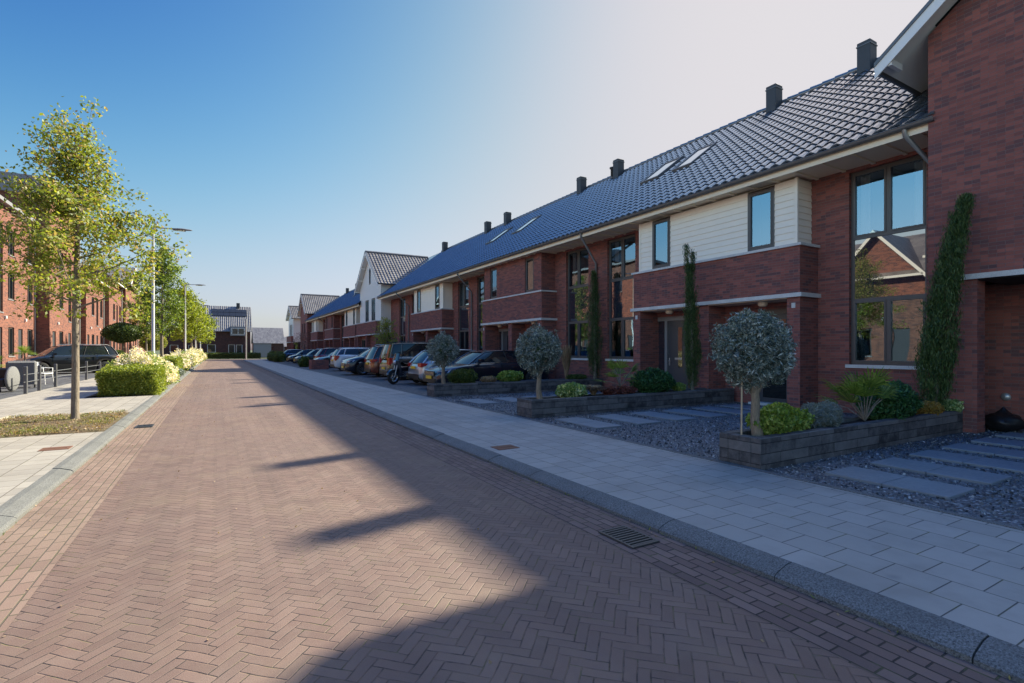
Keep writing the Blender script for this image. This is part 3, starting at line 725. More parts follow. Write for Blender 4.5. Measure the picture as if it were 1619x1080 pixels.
    no = MB(); y0 = 2.58*D; no.box(X1-.012, X1-.001, y0-.045, y0+.045, 2.48, 2.60); no.build('number_plaque', 'ledge', t)
    # roof
    mb, uvf = tiles(ya, yb, XE, ZE, XG, ZG); ro = mb.build('roof', 'tile', t, uvf=uvf)
    bk = MB(); bk.quad((XG, ya, ZG), (XG, yb, ZG), (22.6, yb, ZE), (22.6, ya, ZE)); bk.build('rear_slope', 'tile', ro)
    rd = MB()
    nr_ = 14
    for i in range(nr_):
        a = ya+(yb-ya)*i/nr_; b = ya+(yb-ya)*(i+1)/nr_
        rd.tube([(XG, a, ZG+.01), (XG, b-.005, ZG+.025)], [.10, .115], 8)
    rd.build('ridge', 'tile', ro)
    ea = MB(); ea.box(XE+.06, XE+.09, ya, yb, ZE-.245, ZE-.03); ea.build('fascia_board', 'cream', ro)
    sf = MB(); sf.box(XE+.09, X2, ya, yb, 5.60, 5.615)
    for i in range(9): yv = ya+.3+i*(yb-ya)/9; sf.box(XE+.09, X2, yv-.035, yv+.035, 5.568, 5.60)
    sf.build('soffit', 'cream', ro)
    gu = MB()
    gu.grid(lambda u, v: (XE-.0+.072*math.cos(PI+PI*u), ya+(yb-ya)*v, ZE-.055+.075*math.sin(PI+PI*u)), 8, 1)
    gu.grid(lambda u, v: (XE-.0+.065*math.cos(PI+PI*u), ya+(yb-ya)*v, ZE-.055+.067*math.sin(PI+PI*u)), 8, 1)
    gu.tube([(XE-.072, ya, ZE-.05), (XE-.072, yb, ZE-.05)], .011, 6)
    gu.build('gutter', 'gutterm', ro)
    return t
def skylight(h, y0, y1, x0=13.9, x1=15.25):
    oy = h.location.y; f = MB(); hh = .10; nx, nz = -K/math.hypot(K, 1), 1/math.hypot(K, 1)
    P = lambda x, y, k: (x+nx*k, y-oy, ZE+K*(x-XE)+nz*k)
    def bar(xa, xb, a, b): f.add([P(xa, a, 0), P(xb, a, 0), P(xb, b, 0), P(xa, b, 0), P(xa, a, hh), P(xb, a, hh), P(xb, b, hh), P(xa, b, hh)], [(0,3,2,1),(4,5,6,7),(0,1,5,4),(1,2,6,5),(2,3,7,6),(3,0,4,7)])
    e = .07; bar(x0, x1, y0, y0+e); bar(x0, x1, y1-e, y1); bar(x0, x0+e, y0+e, y1-e); bar(x1-e, x1, y0+e, y1-e)
    fo = f.build('skylight', 'gutterm', h)
    p = MB(); p.add([P(x0+e, y0+e, .075), P(x1-e, y0+e, .075), P(x1-e, y1-e, .075), P(x0+e, y1-e, .075)], [(0, 1, 2, 3)]); p.build('pane', 'skyglass', fo)
t_ = NT('skylight_glass'); M['skyglass'] = t_.set((.80, .84, .88), .03, .95, .9)
def chimney(h, Y, zt=10.62, cx=16.72, w_=.36):
    oy = h.location.y; c = MB(); c.bev(cx-.2, cx+.2, Y-oy-w_/2, Y-oy+w_/2, 9.3, zt, .012)
    co = c.build('chimney', 'chim', h)
    k = MB(); k.box(cx-.215, cx+.215, Y-oy-w_/2-.015, Y-oy+w_/2+.015, zt-.13, zt-.10); k.build('chimney_band', 'gutterm', co)
CEN = [9.60, 20.46, 31.32, 53.5, 64.36, 75.22]
KND = ['clad', 'brick', 'clad', 'clad', 'brick', 'clad']
protos = {}
LBL = {(0, 1): 'brick house with cream boarded bay and grey door, left half of the nearest boarded pair',
 (0, -1): 'brick house with cream boarded bay directly left of the big gabled house',
 (1, 1): 'terraced house with all-brick bay, left half of the pair behind the dark saloon car',
 (1, -1): 'terraced house with all-brick bay, right half of the pair, beside the middle cypress',
 (2, 1): 'terraced house with cream boarded bay, last one before the white boarded gable',
 (2, -1): 'terraced house with cream boarded bay behind the brown people carrier',
 (3, 1): 'distant house with boarded bay, second beyond the white boarded gable',
 (3, -1): 'distant house with boarded bay, first beyond the white boarded gable',
 (4, 1): 'distant house with all-brick bay, left half of its pair',
 (4, -1): 'distant house with all-brick bay, right half of its pair',
 (5, 1): 'distant house with boarded bay touching the brick gable far down the row',
 (5, -1): 'distant house with boarded bay, second before the far brick gable'}
HS = {}
for i, (c, k) in enumerate(zip(CEN, KND)):
    for d in (-1, 1):
        if (k, d) in protos: h = dup(protos[(k, d)], loc=(0, c, 0), label=LBL[(i, d)])
        else: h = protos[(k, d)] = row_house('terraced_house', d, k, LBL[(i, d)], (0, c, 0))
        HS[(i, d)] = h
for (i, d), a, b in (((0, 1), 2.25+9.6, 3.1+9.6), ((0, 1), 3.75+9.6, 4.65+9.6), ((1, 1), 23.0, 24.0), ((2, -1), 26.1, 27.1), ((4, -1), 60.5, 61.5)): skylight(HS[(i, d)], a, b)
for (i, d), Y in (((0, -1), 7.81), ((0, 1), 10.72), ((1, -1), 18.63), ((1, 1), 21.5), ((2, -1), 29.45), ((2, 1), 32.3), ((4, 1), 66.0), ((5, -1), 71.5), ((5, 1), 77.5)): chimney(HS[(i, d)], Y)
c_ = MB(); c_.lathe([(.0, 0), (.09, 0), (.09, .35), (.14, .36), (.14, .42), (0, .46)], (16.75, 19.1-CEN[1], 10.0), 12); c_.build('flue', 'chim', HS[(1, -1)])

def downpipe(Y, label, dy=-.45):
    mb = MB(); x0, x1 = XE, X2-.07
    mb.tube([(x0, Y+dy, ZE-.1), (x0+.02, Y+dy, ZE-.22), (x1, Y, ZE-1.05), (x1, Y, .1)], .043, 10)
    t = tag(mb.build('downpipe', 'zinc'), label, 'downpipe', 'zinc rain pipes of the right row')
    b = MB()
    for z in (1.6, 3.4): b.lathe([(.055, -.015), (.058, 0), (.055, .015)], (x1, Y, z), 10)
    b.build('bracket', 'zinc', t)
downpipe(15.04, 'zinc downpipe running behind the middle cypress', -.42)
downpipe(25.9, 'zinc downpipe between the all-brick bay and the second boarded bay', -.42)
downpipe(36.78, 'zinc downpipe just right of the white boarded gable', -.42)
downpipe(4.32, 'zinc downpipe tucked behind the corner of the nearest gabled house', .32)
downpipe(69.8, 'farthest zinc downpipe on the distant part of the row', -.42)

# half house before the white gable
def filler(y0, y1, label):
    t = thing('terraced_house', label, 'house', (0, y0, 0), 0, 'terraced houses in the right row'); L = y1-y0
    wl_ = MB(); op = (1.0, 2.45, 1.17, 5.52); holes(wl_, X2, 0, L, 0, 5.62, [op, (3.2, 4.1, .07, 2.4)]); wl_.quad((21.6, 0, 0), (21.6, L, 0), (21.6, L, 6.4), (21.6, 0, 6.4)); wl_.add([(X2, .001, 0), (21.6, .001, 0), (21.6, .001, 6.4), (XG, .001, ZG-.12), (X2, .001, 5.62)], [(0, 1, 2, 3, 4)]); wl_.add([(X2, L, 0), (21.6, L, 0), (21.6, L, 6.4), (XG, L, ZG-.12), (X2, L, 5.62)], [(0, 1, 2, 3, 4)]); wl_.build('wall', 'brick', t)
    window(t, X2+.09, *op, [(1.17, 2.62, 2, 's'), (2.62, 4.02, 1, 'p'), (4.02, 5.52, 2, 's')], name='tall_window')
    d = MB(); d.box(X2+.06, X2+.11, 3.2, 4.1, .07, 2.4); d.build('door', 'door', t)
    mb, uvf = tiles(0, L, XE, ZE, XG, ZG); ro = mb.build('roof', 'tile', t, uvf=uvf)
    bk = MB(); bk.quad((XG, 0, ZG), (XG, L, ZG), (22.6, L, ZE), (22.6, 0, ZE)); bk.build('rear_slope', 'tile', ro)
    rd = MB(); rd.tube([(XG, 0, ZG+.02), (XG, L, ZG+.02)], .11, 8); rd.build('ridge', 'tile', ro)
    ea = MB(); ea.box(XE+.06, XE+.09, 0, L, ZE-.245, ZE-.03); ea.build('fascia_board', 'cream', ro)
    sf = MB(); sf.box(XE+.09, X2, 0, L, 5.60, 5.615); sf.build('soffit', 'cream', ro)
    gu = MB(); gu.grid(lambda u, v: (XE+.072*math.cos(PI+PI*u), L*v, ZE-.055+.075*math.sin(PI+PI*u)), 8, 1); gu.build('gutter', 'gutterm', ro)
    return t
hf = filler(36.75, 41.5, 'narrow brick house squeezed against the near side of the white boarded gable'); chimney(hf, 40.2)
filler(48.0, 48.07, 'x') if False else None

def gable_house(yc, hw, XF, label, style, zb=0, ze=6.9, za=10.05, tilem='tile', half=4.0, group='gabled houses of the right row'):
    """cross gable facing the street; wall front at XF, ridge along X"""
    t = thing('gabled_house', label, 'house', (0, yc, 0), 0, group)
    xo = XF-.42; k = (za-ze)/half; zt = ze+k*(half-hw)-.16; zap = za-.16
    wm = MB(); ops = []
    if style == 'white': ops = [(-1.75, -.55, 3.95, 5.9), (.35, 1.55, 3.95, 5.9), (-.28, .28, 7.3, 8.6), (-2.9, -1.9, .07, 2.4), (1.5, 2.9, 1.1, 2.45)]
    if style == 'near': ops = [(-3.2, 2.62, .02, 2.72)]
    if style == 'far': ops = [(-1.6, -.4, 3.9, 5.6), (.5, 1.7, 3.9, 5.6), (-1.6, -.2, 1.0, 2.4), (1.0, 2.0, .07, 2.4)]
    z_br = 2.83 if style == 'white' else 99
    # rectangular part up to zt
    if style == 'white':
        holes(wm, XF, -hw, hw, 0, 2.83, [o for o in ops if o[2] < 2.7]); wm.build('wall', 'brick', t)
        sd_ = MB()
        siding(sd_, XF, -hw, hw, 2.83, zt, [o for o in ops if o[2] > 2.7])
        z = zt
        while z < zap-.05:
            z2 = min(z+.155, zap); w2 = hw*(zap-(z+z2)/2)/(zap-zt); siding(sd_, XF, -w2, w2, z, z2, [o for o in ops if o[2] > 6]); z = z2
        siding_side(sd_, -hw, XF, 14.2, 2.83, zt, 1); siding_side(sd_, hw, XF, 14.2, 2.83, zt, -1)
        sd_.build('gable_cladding', 'clad_white', t)
        b = MB(); b.box(XF-.38, XF, -hw+.3, hw-.1, 2.83, 3.85); b.build('balcony', 'brick', t)
        l = MB(); l.box(XF-.44, XF, -hw+.25, hw-.05, 2.74, 2.83); l.box(XF-.42, XF, -hw+.27, hw-.07, 3.85, 3.92); l.build('ledge', 'ledge', t)
        p = MB()
        for yq in (-hw+.45, 0, hw-.3): p.box(XF-.36, XF, yq-.15, yq+.15, 0, 2.74)
        p.build('pier', 'brick', t)
    else:
        holes(wm, XF, -hw, hw, 0, zt, ops)
        wm.add([(XF, hw, zt), (XF, -hw, zt), (XF, 0, zap)], [(0, 1, 2)])
        for s_ in (-1, 1): wm.quad((XF, s_*hw, 0), (14.2, s_*hw, 0), (14.2, s_*hw, zt), (XF, s_*hw, zt))
        if style == 'near':
            pw = MB(); pw.box(XF+.004, XF+.34, 2.622, hw-.003, 0, 2.70); pw.build('pier', 'brick', t)
            pw = MB(); pw.quad((12.75, 3.3, 0), (12.75, -3.3, 0), (12.75, -3.3, 2.74), (12.75, 3.3, 2.74)); pw.build('porch_wall', 'brick', t); pw = MB()
        wm.build('wall', 'brick', t)
    for o in ops:
        if style == 'near': continue
        if o[2] < .5:
            d = MB(); d.box(XF+.06, XF+.11, o[0], o[1], o[2], o[3]); d.build('door', 'door', t)
        else: window(t, XF+.0 if style == 'white' else XF+.07, *o, [(o[2], o[3], 2 if o[1]-o[0] > 1 else 1, 's')], name='window', m='frame')
    if style == 'near':
        l = MB(); l.box(XF-.07, XF+.3, -3.3, 2.9, 2.72, 2.81); l.build('ledge', 'ledge', t)
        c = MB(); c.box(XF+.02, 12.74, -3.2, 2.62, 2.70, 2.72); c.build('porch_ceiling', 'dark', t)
        vn = MB(); vn.lathe([(.0, -.04), (.05, -.035), (.07, -.01), (.075, 0)], (12.74, 2.65, .62), 14, 'x'); vn.build('vent', 'galv', t)
    # roof slopes: rotate tiles() so that columns run along x
    for s_ in (-1, 1):
        mb, uvf = tiles(xo, 17.0, 0, 0, half, za-ze)
        # tiles gives slope rising along x; map (a, y, z)->(x=y, y=s*(half-a), z)
        mb2 = MB(); vv = [(p[1], s_*(half-p[0]), ze+p[2]) for p in mb.v]; mb2.add(vv, mb.f)
        def uvg(c, s_=s_): return np.stack([c[:, 0]-xo, (half-np.abs(c[:, 1]))*1.28+.02], 1)
        ro = mb2.build('roof', tilem, t, uvf=uvg)
        # soffit and barge board
        sf = MB(); q = .10
        sf.quad((xo, s_*half, ze-q), (XF, s_*half, ze-q), (XF, 0, za-q), (xo, 0, za-q))
        sf.quad((XF, s_*half, ze-q), (14.2, s_*half, ze-q), (14.2, s_*(hw-.1), ze-q+k*(half-hw+.1)), (XF, s_*(hw-.1), ze-q+k*(half-hw+.1)))
        sf.build('soffit', 'white', t)
        bb = MB(); bb.add([(xo-.03, s_*half, ze-.23), (xo-.03, 0, za-.23), (xo-.03, 0, za-.005), (xo-.03, s_*half, ze-.005), (xo, s_*half, ze-.23), (xo, 0, za-.23), (xo, 0, za-.005), (xo, s_*half, ze-.005)],
             [(0,3,2,1),(4,5,6,7),(0,1,5,4),(1,2,6,5),(2,3,7,6),(3,0,4,7)])
        vt_ = MB(); vt_.add([(xo-.05, s_*half, ze-.004), (xo-.05, 0, za-.004), (xo-.05, 0, za+.075), (xo-.05, s_*half, ze+.075), (xo+.12, s_*half, ze-.004), (xo+.12, 0, za-.004), (xo+.12, 0, za+.075), (xo+.12, s_*half, ze+.075)],
             [(0,3,2,1),(4,5,6,7),(0,1,5,4),(1,2,6,5),(2,3,7,6),(3,0,4,7)]); vt_.build('verge_tile', 'gutterm', ro)
        # purlin ends under the overhang
        for f_ in (.06, .36, .66, .94):
            yb_ = s_*half*(1-f_); zb_ = ze+(za-ze)*f_-.20; bb.box(xo, XF, yb_-.035, yb_+.035, zb_-.06, zb_+.06)
        bb.build('barge_board', 'white', t)
        gt = MB(); gt.grid(lambda u, v: (xo+.05+(14.2-xo)*v, s_*half+.06*math.cos(PI+PI*u), ze-.04+.06*math.sin(PI+PI*u)), 6, 1); gt.build('gutter', 'gutterm', ro)
    rd = MB(); rd.tube([(xo, 0, za+.03), (17, 0, za+.03)], .12, 8); rd.build('ridge', tilem, t)
    # closing roof over the back
    bk = MB(); mb, uvf = tiles(-hw, hw, 13.6, ZE+K*(13.6-XE), XG, ZG, tw=.5, rl=.5); bk = mb
    return t
G0 = gable_house(.95, 3.32, 11.33, 'large red-brick gabled house filling the right edge, white barge board overhead', 'near')
# body behind near gable (blocks sun like the real roof)
def body(t, y0, y1):
    b = MB(); b.add([(13.0, y0, 0), (21.6, y0, 0), (21.6, y0, 6.4), (XG, y0, ZG-.15), (13.0, y0, 6.6)], [(0, 1, 2, 3, 4)]); b.add([(13.0, y1, 0), (21.6, y1, 0), (21.6, y1, 6.4), (XG, y1, ZG-.15), (13.0, y1, 6.6)], [(0, 1, 2, 3, 4)])
    b.quad((21.6, y0, 0), (21.6, y1, 0), (21.6, y1, 6.4), (21.6, y0, 6.4)); b.build('rear_wall', 'brick', t)
    r = MB(); r.quad((XG, y0, ZG), (XG, y1, ZG), (22.6, y1, ZE), (22.6, y0, ZE)); r.quad((XG, y0, ZG-.01), (XG, y1, ZG-.01), (13.0, y1, ZE+K*(13.0-XE)), (13.0, y0, ZE+K*(13.0-XE))); r.build('rear_slope', 'tile', t)
body(G0, -3.3, 3.2)
G1 = gable_house(45.0, 3.55, 11.65, 'white boarded gabled house standing proud in the middle of the right row', 'white', tilem='tile_grey'); body(G1, -3.5, 3.1)
G2 = gable_house(88.6-4, 3.55, 11.65, 'distant brick gabled house at the far end of the right row', 'far', tilem='tile_grey'); body(G2, -3.5, 3.5)
G3 = gable_house(98.0, 3.4, 11.4, 'farthest white boarded gabled house, peeping out left of the brick gable', 'white', tilem='tile_grey', za=9.2); body(G3, -3.4, 3.4)
# ================================================================== HOUSES, LEFT ROW
def left_block(y0, y1, XF, zt, label, roof='pitched', wins=None, side_first=True, zr=None, fas=.28):
    t = thing('brick_townhouse', label, 'house', (0, y0, 0), 0, 'brick townhouses of the left row'); L = y1-y0
    w_ = MB(); ops = []
    n_ = max(1, round(L/4.2)); step = L/n_
    fl = [(1.1, 2.95), (4.75, 6.5)]+([(7.6, 9.2)] if zt > 10 else [])
    for i in range(n_):
        c = (i+.5)*step
        for j, (a, b) in enumerate(fl):
            ops.append((c+.35, c+1.55, a, b) if j != 0 or i % 2 == 0 else (c+.4, c+1.5, a, b))
            if j == 0: ops.append((c-1.55, c-.65, .08, 2.9))
            elif i % 2: ops.append((c-1.5, c-.55, a-.9, b))
    holes(w_, XF, 0, L, 0, zt, ops, .12, -1)
    for yq in (0, L): w_.quad((XF, yq, 0), (XF-9, yq, 0), (XF-9, yq, zt), (XF, yq, zt))
    w_.quad((XF-9, 0, 0), (XF-9, L, 0), (XF-9, L, zt), (XF-9, 0, zt)); w_.build('wall', 'brick_left', t)
    for o in ops:
        if o[2] < .5:
            d = MB(); d.box(XF-.11, XF-.07, o[0], o[1], o[2], o[3]); d.build('door', 'door', t)
        else:
            window(t, XF-.09, *o, [(o[2], o[3], 2 if o[1]-o[0] > 1 else 1, 's')], sgn=-1, m='frame', curtain=[(o[0]+.1, o[0]+.4, o[2]+.05, o[3]-.05)], room=.6)
            s_ = MB(); s_.box(XF-.08, XF+.04, o[0]-.05, o[1]+.05, o[2]-.07, o[2]-.005); s_.build('window_sill', 'fascia', t)
    for i in range(n_):
        c = (i+.5)*step-.25; l = MB(); l.bev(XF, XF+.12, c-.07, c+.07, 3.45, 3.63, .02); l.build('wall_lamp', 'potw', t)
    p = MB(); p.tube([(XF+.06, L-.12, zt-.1), (XF+.06, L-.12, .1)], .045, 8); p.build('downpipe', 'galv', t)
    if roof == 'flat':
        r = MB(); r.box(XF-9.3, XF+.35, -.35, L+.35, zt, zt+fas); r.build('roof', 'fascia', t)
    else:
        zr = zr or zt+3.2
        r = MB(); q = 4.6; P = [(XF+.45, zt-.05), (XF-q, zr), (XF-9.4, zt-.05), (XF-9.4, zt-.2), (XF-q, zr-.2), (XF+.45, zt-.2)]
        r.prism(P[:2]+[P[4], P[5]], -.02, L+.02); r.prism([P[1], P[2], P[3], P[4]], -.02, L+.02); ro = r.build('roof', 'tile_grey', t, fixn=True)
        gb = MB()
        for yq in (.01, L-.01): gb.add([(XF, yq, zt), (XF-9, yq, zt), (XF-q, yq, zr-.22)], [(0, 1, 2)])
        gb.build('gable_wall', 'brick_left', t)
        g_ = MB(); g_.box(XF+.42, XF+.52, 0, L, zt-.22, zt-.08); g_.build('gutter', 'potw', ro)
    return t
def cross_gable(t, XF, yc, hw, ze, za):
    w_ = MB(); w_.add([(XF+.03, yc-hw, ze), (XF+.03, yc+hw, ze), (XF+.03, yc, za)], [(0, 1, 2)]); w_.build('gable_wall', 'brick_left', t)
    for s_ in (-1, 1):
        r = MB(); k = (za-ze)/hw; o = .4
        A = (yc+s_*(hw+o), ze-k*o); B = (yc, za)
        v = []
        for x in (XF+.5, XF-5):
            for (y, z) in (A, B):
                v += [(x, y, z+.15), (x, y, z)]
        r.add(v, [(0, 2, 6, 4), (1, 5, 7, 3), (0, 1, 3, 2), (4, 6, 7, 5), (0, 4, 5, 1)]); ro = r.build('roof', 'tile_grey', t, fixn=True)
        b = MB(); b.add([(XF+.52, A[0], A[1]-.1), (XF+.52, B[0], B[1]-.1), (XF+.52, B[0], B[1]+.16), (XF+.52, A[0], A[1]+.16), (XF+.49, A[0], A[1]-.1), (XF+.49, B[0], B[1]-.1), (XF+.49, B[0], B[1]+.16), (XF+.49, A[0], A[1]+.16)],
            [(0,3,2,1),(4,5,6,7),(0,1,5,4),(1,2,6,5),(2,3,7,6),(3,0,4,7)]); b.build('barge_board', 'white', t)
h = left_block(5.0, 14.0, -11.8, 7.2, 'brick townhouse opposite the nearest gabled house, reflected in its windows'); cross_gable(h, -11.8, 4.5, 3.6, 7.2, 10.6)
h = left_block(14.0, 24.0, -11.8, 6.2, 'brick townhouse opposite the boarded bays, seen only in window reflections'); cross_gable(h, -11.8, 2.6, 2.5, 6.2, 9.0)
left_block(24.0, 38.0, -11.9, 6.4, 'long brick townhouse just left of the view, before the black sofa')
left_block(38.0, 49.5, -11.5, 10.5, 'tall three-storey brick townhouse at the left edge behind the garden sofa', 'flat', fas=.22)
left_block(49.5, 58.8, -10.66, 12.8, 'brick townhouse with high grey roof fascia behind the street tree', 'flat', fas=1.3)
left_block(58.8, 66.8, -10.18, 8.2, 'brick townhouse behind the black parked car', zr=11.0)
left_block(66.8, 74.7, -9.7, 8.8, 'brick townhouse behind the flat clipped tree', zr=11.4)
h = left_block(74.7, 84.8, -9.3, 9.4, 'brick townhouse with steep street gable left of the nearest lamp post', zr=11.5); cross_gable(h, -9.3, 4.2, 3.6, 9.4, 11.6)
left_block(84.8, 98.0, -9.6, 8.8, 'farthest brick townhouse of the left row with a flat grey roof', 'flat', fas=.5)

# ================================================================== END OF STREET
def end_house():
    t = thing('brick_house', 'brick house with ribbed grey roof and solar panels closing the street end', 'house', (0, 112.5, 0))
    x0, x1 = -9.0, 5.7; ze = 5.3
    w_ = MB()
    # wall facing -Y, built as x-facing then swapped
    tmp = MB(); ops = [(-7.5, -6.2, 1, 2.4), (-4.6, -3.4, 1, 2.4), (-4.6, -3.4, 3.7, 5.0), (-1.6, -.2, 1, 2.5), (-1.6, -.2, 3.8, 5.0), (1.9, 3.0, .6, 2.5), (3.2, 4.3, .6, 2.5)]
    holes(tmp, 0, x0, x1, 0, ze, ops); w_.add([(p[1], p[0], p[2]) for p in tmp.v], tmp.f)
    w_.quad((x1, 0, 0), (x1, 9, 0), (x1, 9, ze), (x1, 0, ze)); w_.quad((x0, 0, 0), (x0, 9, 0), (x0, 9, ze), (x0, 0, ze)); w_.add([(x1, 0, ze), (x1, 9, ze), (x1, 4.5, 9.9)], [(0, 1, 2)])
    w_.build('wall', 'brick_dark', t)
    for o in ops:
        f = MB(); f.box(o[0], o[1], .06, .12, o[2], o[3]); f.box(o[0]+.0, o[0]+.07, .02, .06, o[2], o[3]); f.box(o[1]-.07, o[1], .02, .06, o[2], o[3]); fo = f.build('window', 'potw', t)
        p = MB(); p.box(o[0]+.1, o[1]-.1, .04, .058, o[2]+.08, o[3]-.08); p.build('pane', 'carglass', fo)
    mb, uvf = tiles(x0-.3, x1+.3, 0, ze-.3, 5.0, 10.2, tw=.5, rl=.9)
    m2 = MB(); m2.add([(p[1], p[0]-.5, p[2]) for p in mb.v], mb.f); ro = m2.build('roof', 'tile_grey', t, uvf=lambda c: np.stack([c[:, 0], c[:, 1]*1.4], 1))
    rb = MB()
    for i in range(48):
        xx = x0-.2+i*(x1-x0+.4)/47; rb.tube([(xx, -.52, ze-.25), (xx, 4.5, 10.22)], .06, 4)
    rb.build('roof_rib', 'fascia', ro)
    b2 = MB(); b2.quad((x0-.3, 4.5, 10.2), (x1+.3, 4.5, 10.2), (x1+.3, 9.5, ze-.3), (x0-.3, 9.5, ze-.3)); b2.build('rear_slope', 'tile_grey', ro)
    s_ = MB(); ny = 1/math.hypot(1, 1.04)
    def P(x, d, h): return (x, -.5+d-h*.7, ze-.3+d*1.04+h*.7)
    for (a, b, c, e) in ((-.9, 5.2, 2.95, 3.6), (-.9, 5.2, 3.68, 4.3)):
        for i in range(6):
            xa = a+(b-a)*i/6+.02; xb = a+(b-a)*(i+1)/6-.02
            s_.add([P(xa, c, .1), P(xb, c, .1), P(xb, e, .1), P(xa, e, .1), P(xa, c, .16), P(xb, c, .16), P(xb, e, .16), P(xa, e, .16)], [(0,3,2,1),(4,5,6,7),(0,1,5,4),(1,2,6,5),(2,3,7,6),(3,0,4,7)])
    s_.build('solar_panel', 'pv', ro)
    d = MB(); d.box(2.2, 5.0, -.5, 1.2, 4.2, 6.0); do = d.build('dormer', 'fascia', t)
    p = MB(); p.box(2.4, 4.7, -.52, -.5, 4.45, 5.7); p.build('dormer_window', 'potw', do); p = MB(); p.box(2.55, 3.5, -.54, -.521, 4.55, 5.6); p.box(3.6, 4.55, -.54, -.521, 4.55, 5.6); p.build('pane', 'carglass', do)
    c = MB(); c.box(3.4, 4.0, 4.0, 4.6, 9.9, 10.9); c.build('chimney', 'chim', t)
end_house()
g = MB(); g.box(6.2, 9.2, 110, 116, 0, 2.6); t = g.build('garage', 'grage'); tag(t, 'low grey garage right of the street-end house', 'garage')
g = MB(); g.box(6.1, 9.3, 109.9, 116.1, 2.6, 2.8); g.build('roof', 'fascia', t)
g = MB(); [g.box(6.35, 9.05, 109.96, 109.99, .1+i*.4, .46+i*.4) for i in range(6)]; g.build('garage_door', 'grage', t)
def back_house(x, y, w_, ze, za, label):
    t = thing('distant_house', label, 'house', (x, y, 0)); b = MB(); b.box(-w_/2, w_/2, 0, 8, 0, ze); b.add([(w_/2, 0, ze), (w_/2, 8, ze), (w_/2, 4, za)], [(0, 1, 2)]); b.add([(-w_/2, 0, ze), (-w_/2, 8, ze), (-w_/2, 4, za)], [(0, 1, 2)])
    b.build('wall', 'brick_dark', t); r = MB(); r.quad((-w_/2-.3, -.4, ze-.2), (w_/2+.3, -.4, ze-.2), (w_/2+.3, 4, za+.1), (-w_/2-.3, 4, za+.1)); r.quad((-w_/2-.3, 8.4, ze-.2), (w_/2+.3, 8.4, ze-.2), (w_/2+.3, 4, za+.1), (-w_/2-.3, 4, za+.1)); r.build('roof', 'tile_grey', t)
    wd = MB(); [wd.box(-w_/2+1+i*2.4, -w_/2+2.2+i*2.4, -.05, 0, 1, 2.3) for i in range(int(w_/2.6))]; wd.build('window', 'carglass', t)
back_house(12, 150, 7, 3.4, 7.4, 'faint far house behind the grey garage')
back_house(24, 160, 14, 2.6, 5.2, 'low far house seen beyond the parked cars')
back_house(-22, 128, 16, 5.4, 9.8, 'distant house hidden behind the yellow street trees')

# ================================================================== PLANTERS
def planter(yc, x0, x1, label, hw=.29, m='planter', top=.44):
    t = thing('raised_planter', label, 'planter', (0, yc, 0), 0, 'charcoal raised planters between the front yards'); w_ = .13
    g = MB(); g.bev(x0, x1, -hw, -hw+w_, .03, top, .008); g.bev(x0, x1, hw-w_, hw, .03, top, .008); g.bev(x0+.0, x0+w_, -hw+w_+.002, hw-w_-.002, .03, top-.002, .008)
    g.build('wall', m, t)
    s_ = MB(); s_.grid(lambda u, v: (x0+w_+u*(x1-x0-w_), -hw+w_+v*(2*hw-2*w_), top-.06+.02*math.sin(u*60)*math.sin(v*7+u*13)), 60, 4); s_.build('soil', 'mulch', t); return t
planter(4.05, 5.60, 11.32, 'charcoal block planter with the largest olive tree at its street end')
planter(9.35, 5.72, 12.3, 'charcoal block planter carrying the middle olive tree and a variegated shrub', .31)
planter(14.9, 5.72, 12.3, 'charcoal block planter farthest away, beside the dark saloon car', .31)

# ================================================================== VEGETATION
def olive(x, y, z, cx, cz, r, label, seed, stake=False, lean=0, n=15000):
    t = thing('olive_tree', label, 'tree', (x, y, z), 0, 'clipped olive trees in the planters')
    dx, dz = cx-x, cz-z; b = MB()
    zt = dz-r*.72
    b.tube([(0, 0, -.05), (-.03+dx*.15, .01, zt*.25), (dx*.5-.02, -.02, zt*.6), (dx*.8, .0, zt*.92), (dx, 0, zt+.15)], [.075, .058, .05, .052, .04], 10)
    for k, (ax, ay) in enumerate(((.28, .1), (-.3, -.08), (.1, -.25), (-.12, .28))):
        b.tube([(dx*.55-.01, -.01, zt*.66), (dx*.7+ax*.35, ay*.35, zt*.9), (dx*.8+ax*.7, ay*.7, zt+.15), (dx*.9+ax, ay, zt+.45)], [.04, .034, .025, .012], 6)
    b.build('trunk', 'bark_pale', t)
    g3 = np.random.default_rng(seed+70); P = ball_pts(n, (r, r, r*1.08), (dx, 0, dz), .50, .17, seed); P = P[(np.sin(P[:, 0]*17+seed)*np.sin(P[:, 1]*15)*np.sin(P[:, 2]*16+1)+g3.normal(size=len(P))*.25) < .38]
    k = 150; tw = ball_pts(k, (r*1.05, r*1.05, r*1.08), (dx, 0, dz), .93, .08, seed+5); q = g3.integers(0, k, n//3); c0 = np.array((dx, 0, dz)); P = np.concatenate([P, c0+(tw[q]-c0)*(.86+.17*g3.random((n//3, 1)))+g3.normal(size=(n//3, 3))*.022])
    leaves('crown', P, .058, L_['olive'], t, .24, None)
    core('crown_core', (r*.58, r*.58, r*.56), (dx, 0, dz), L_['cypress'], t, seed, lump=.10)  # core in darker foliage stands in for shade between the leaves
    return t
olive(5.98, 4.05, .42, 5.86, 1.50, .435, 'largest clipped olive tree with a forked pale trunk and thin stake', 1, n=19000)
g = MB(); g.tube([(5.66, 4.06, .38), (5.67, 4.06, 1.2)], .012, 6); tag(g.build('garden_stake', 'wood'), 'thin wooden stake beside the largest olive trunk', 'stake')
olive(6.13, 9.35, .44, 6.10, 1.49, .465, 'middle round olive tree on a straight trunk', 2, n=14000)
olive(6.17, 14.9, .44, 6.14, 1.49, .47, 'farthest round olive tree in front of the dark saloon car', 3, n=10000)

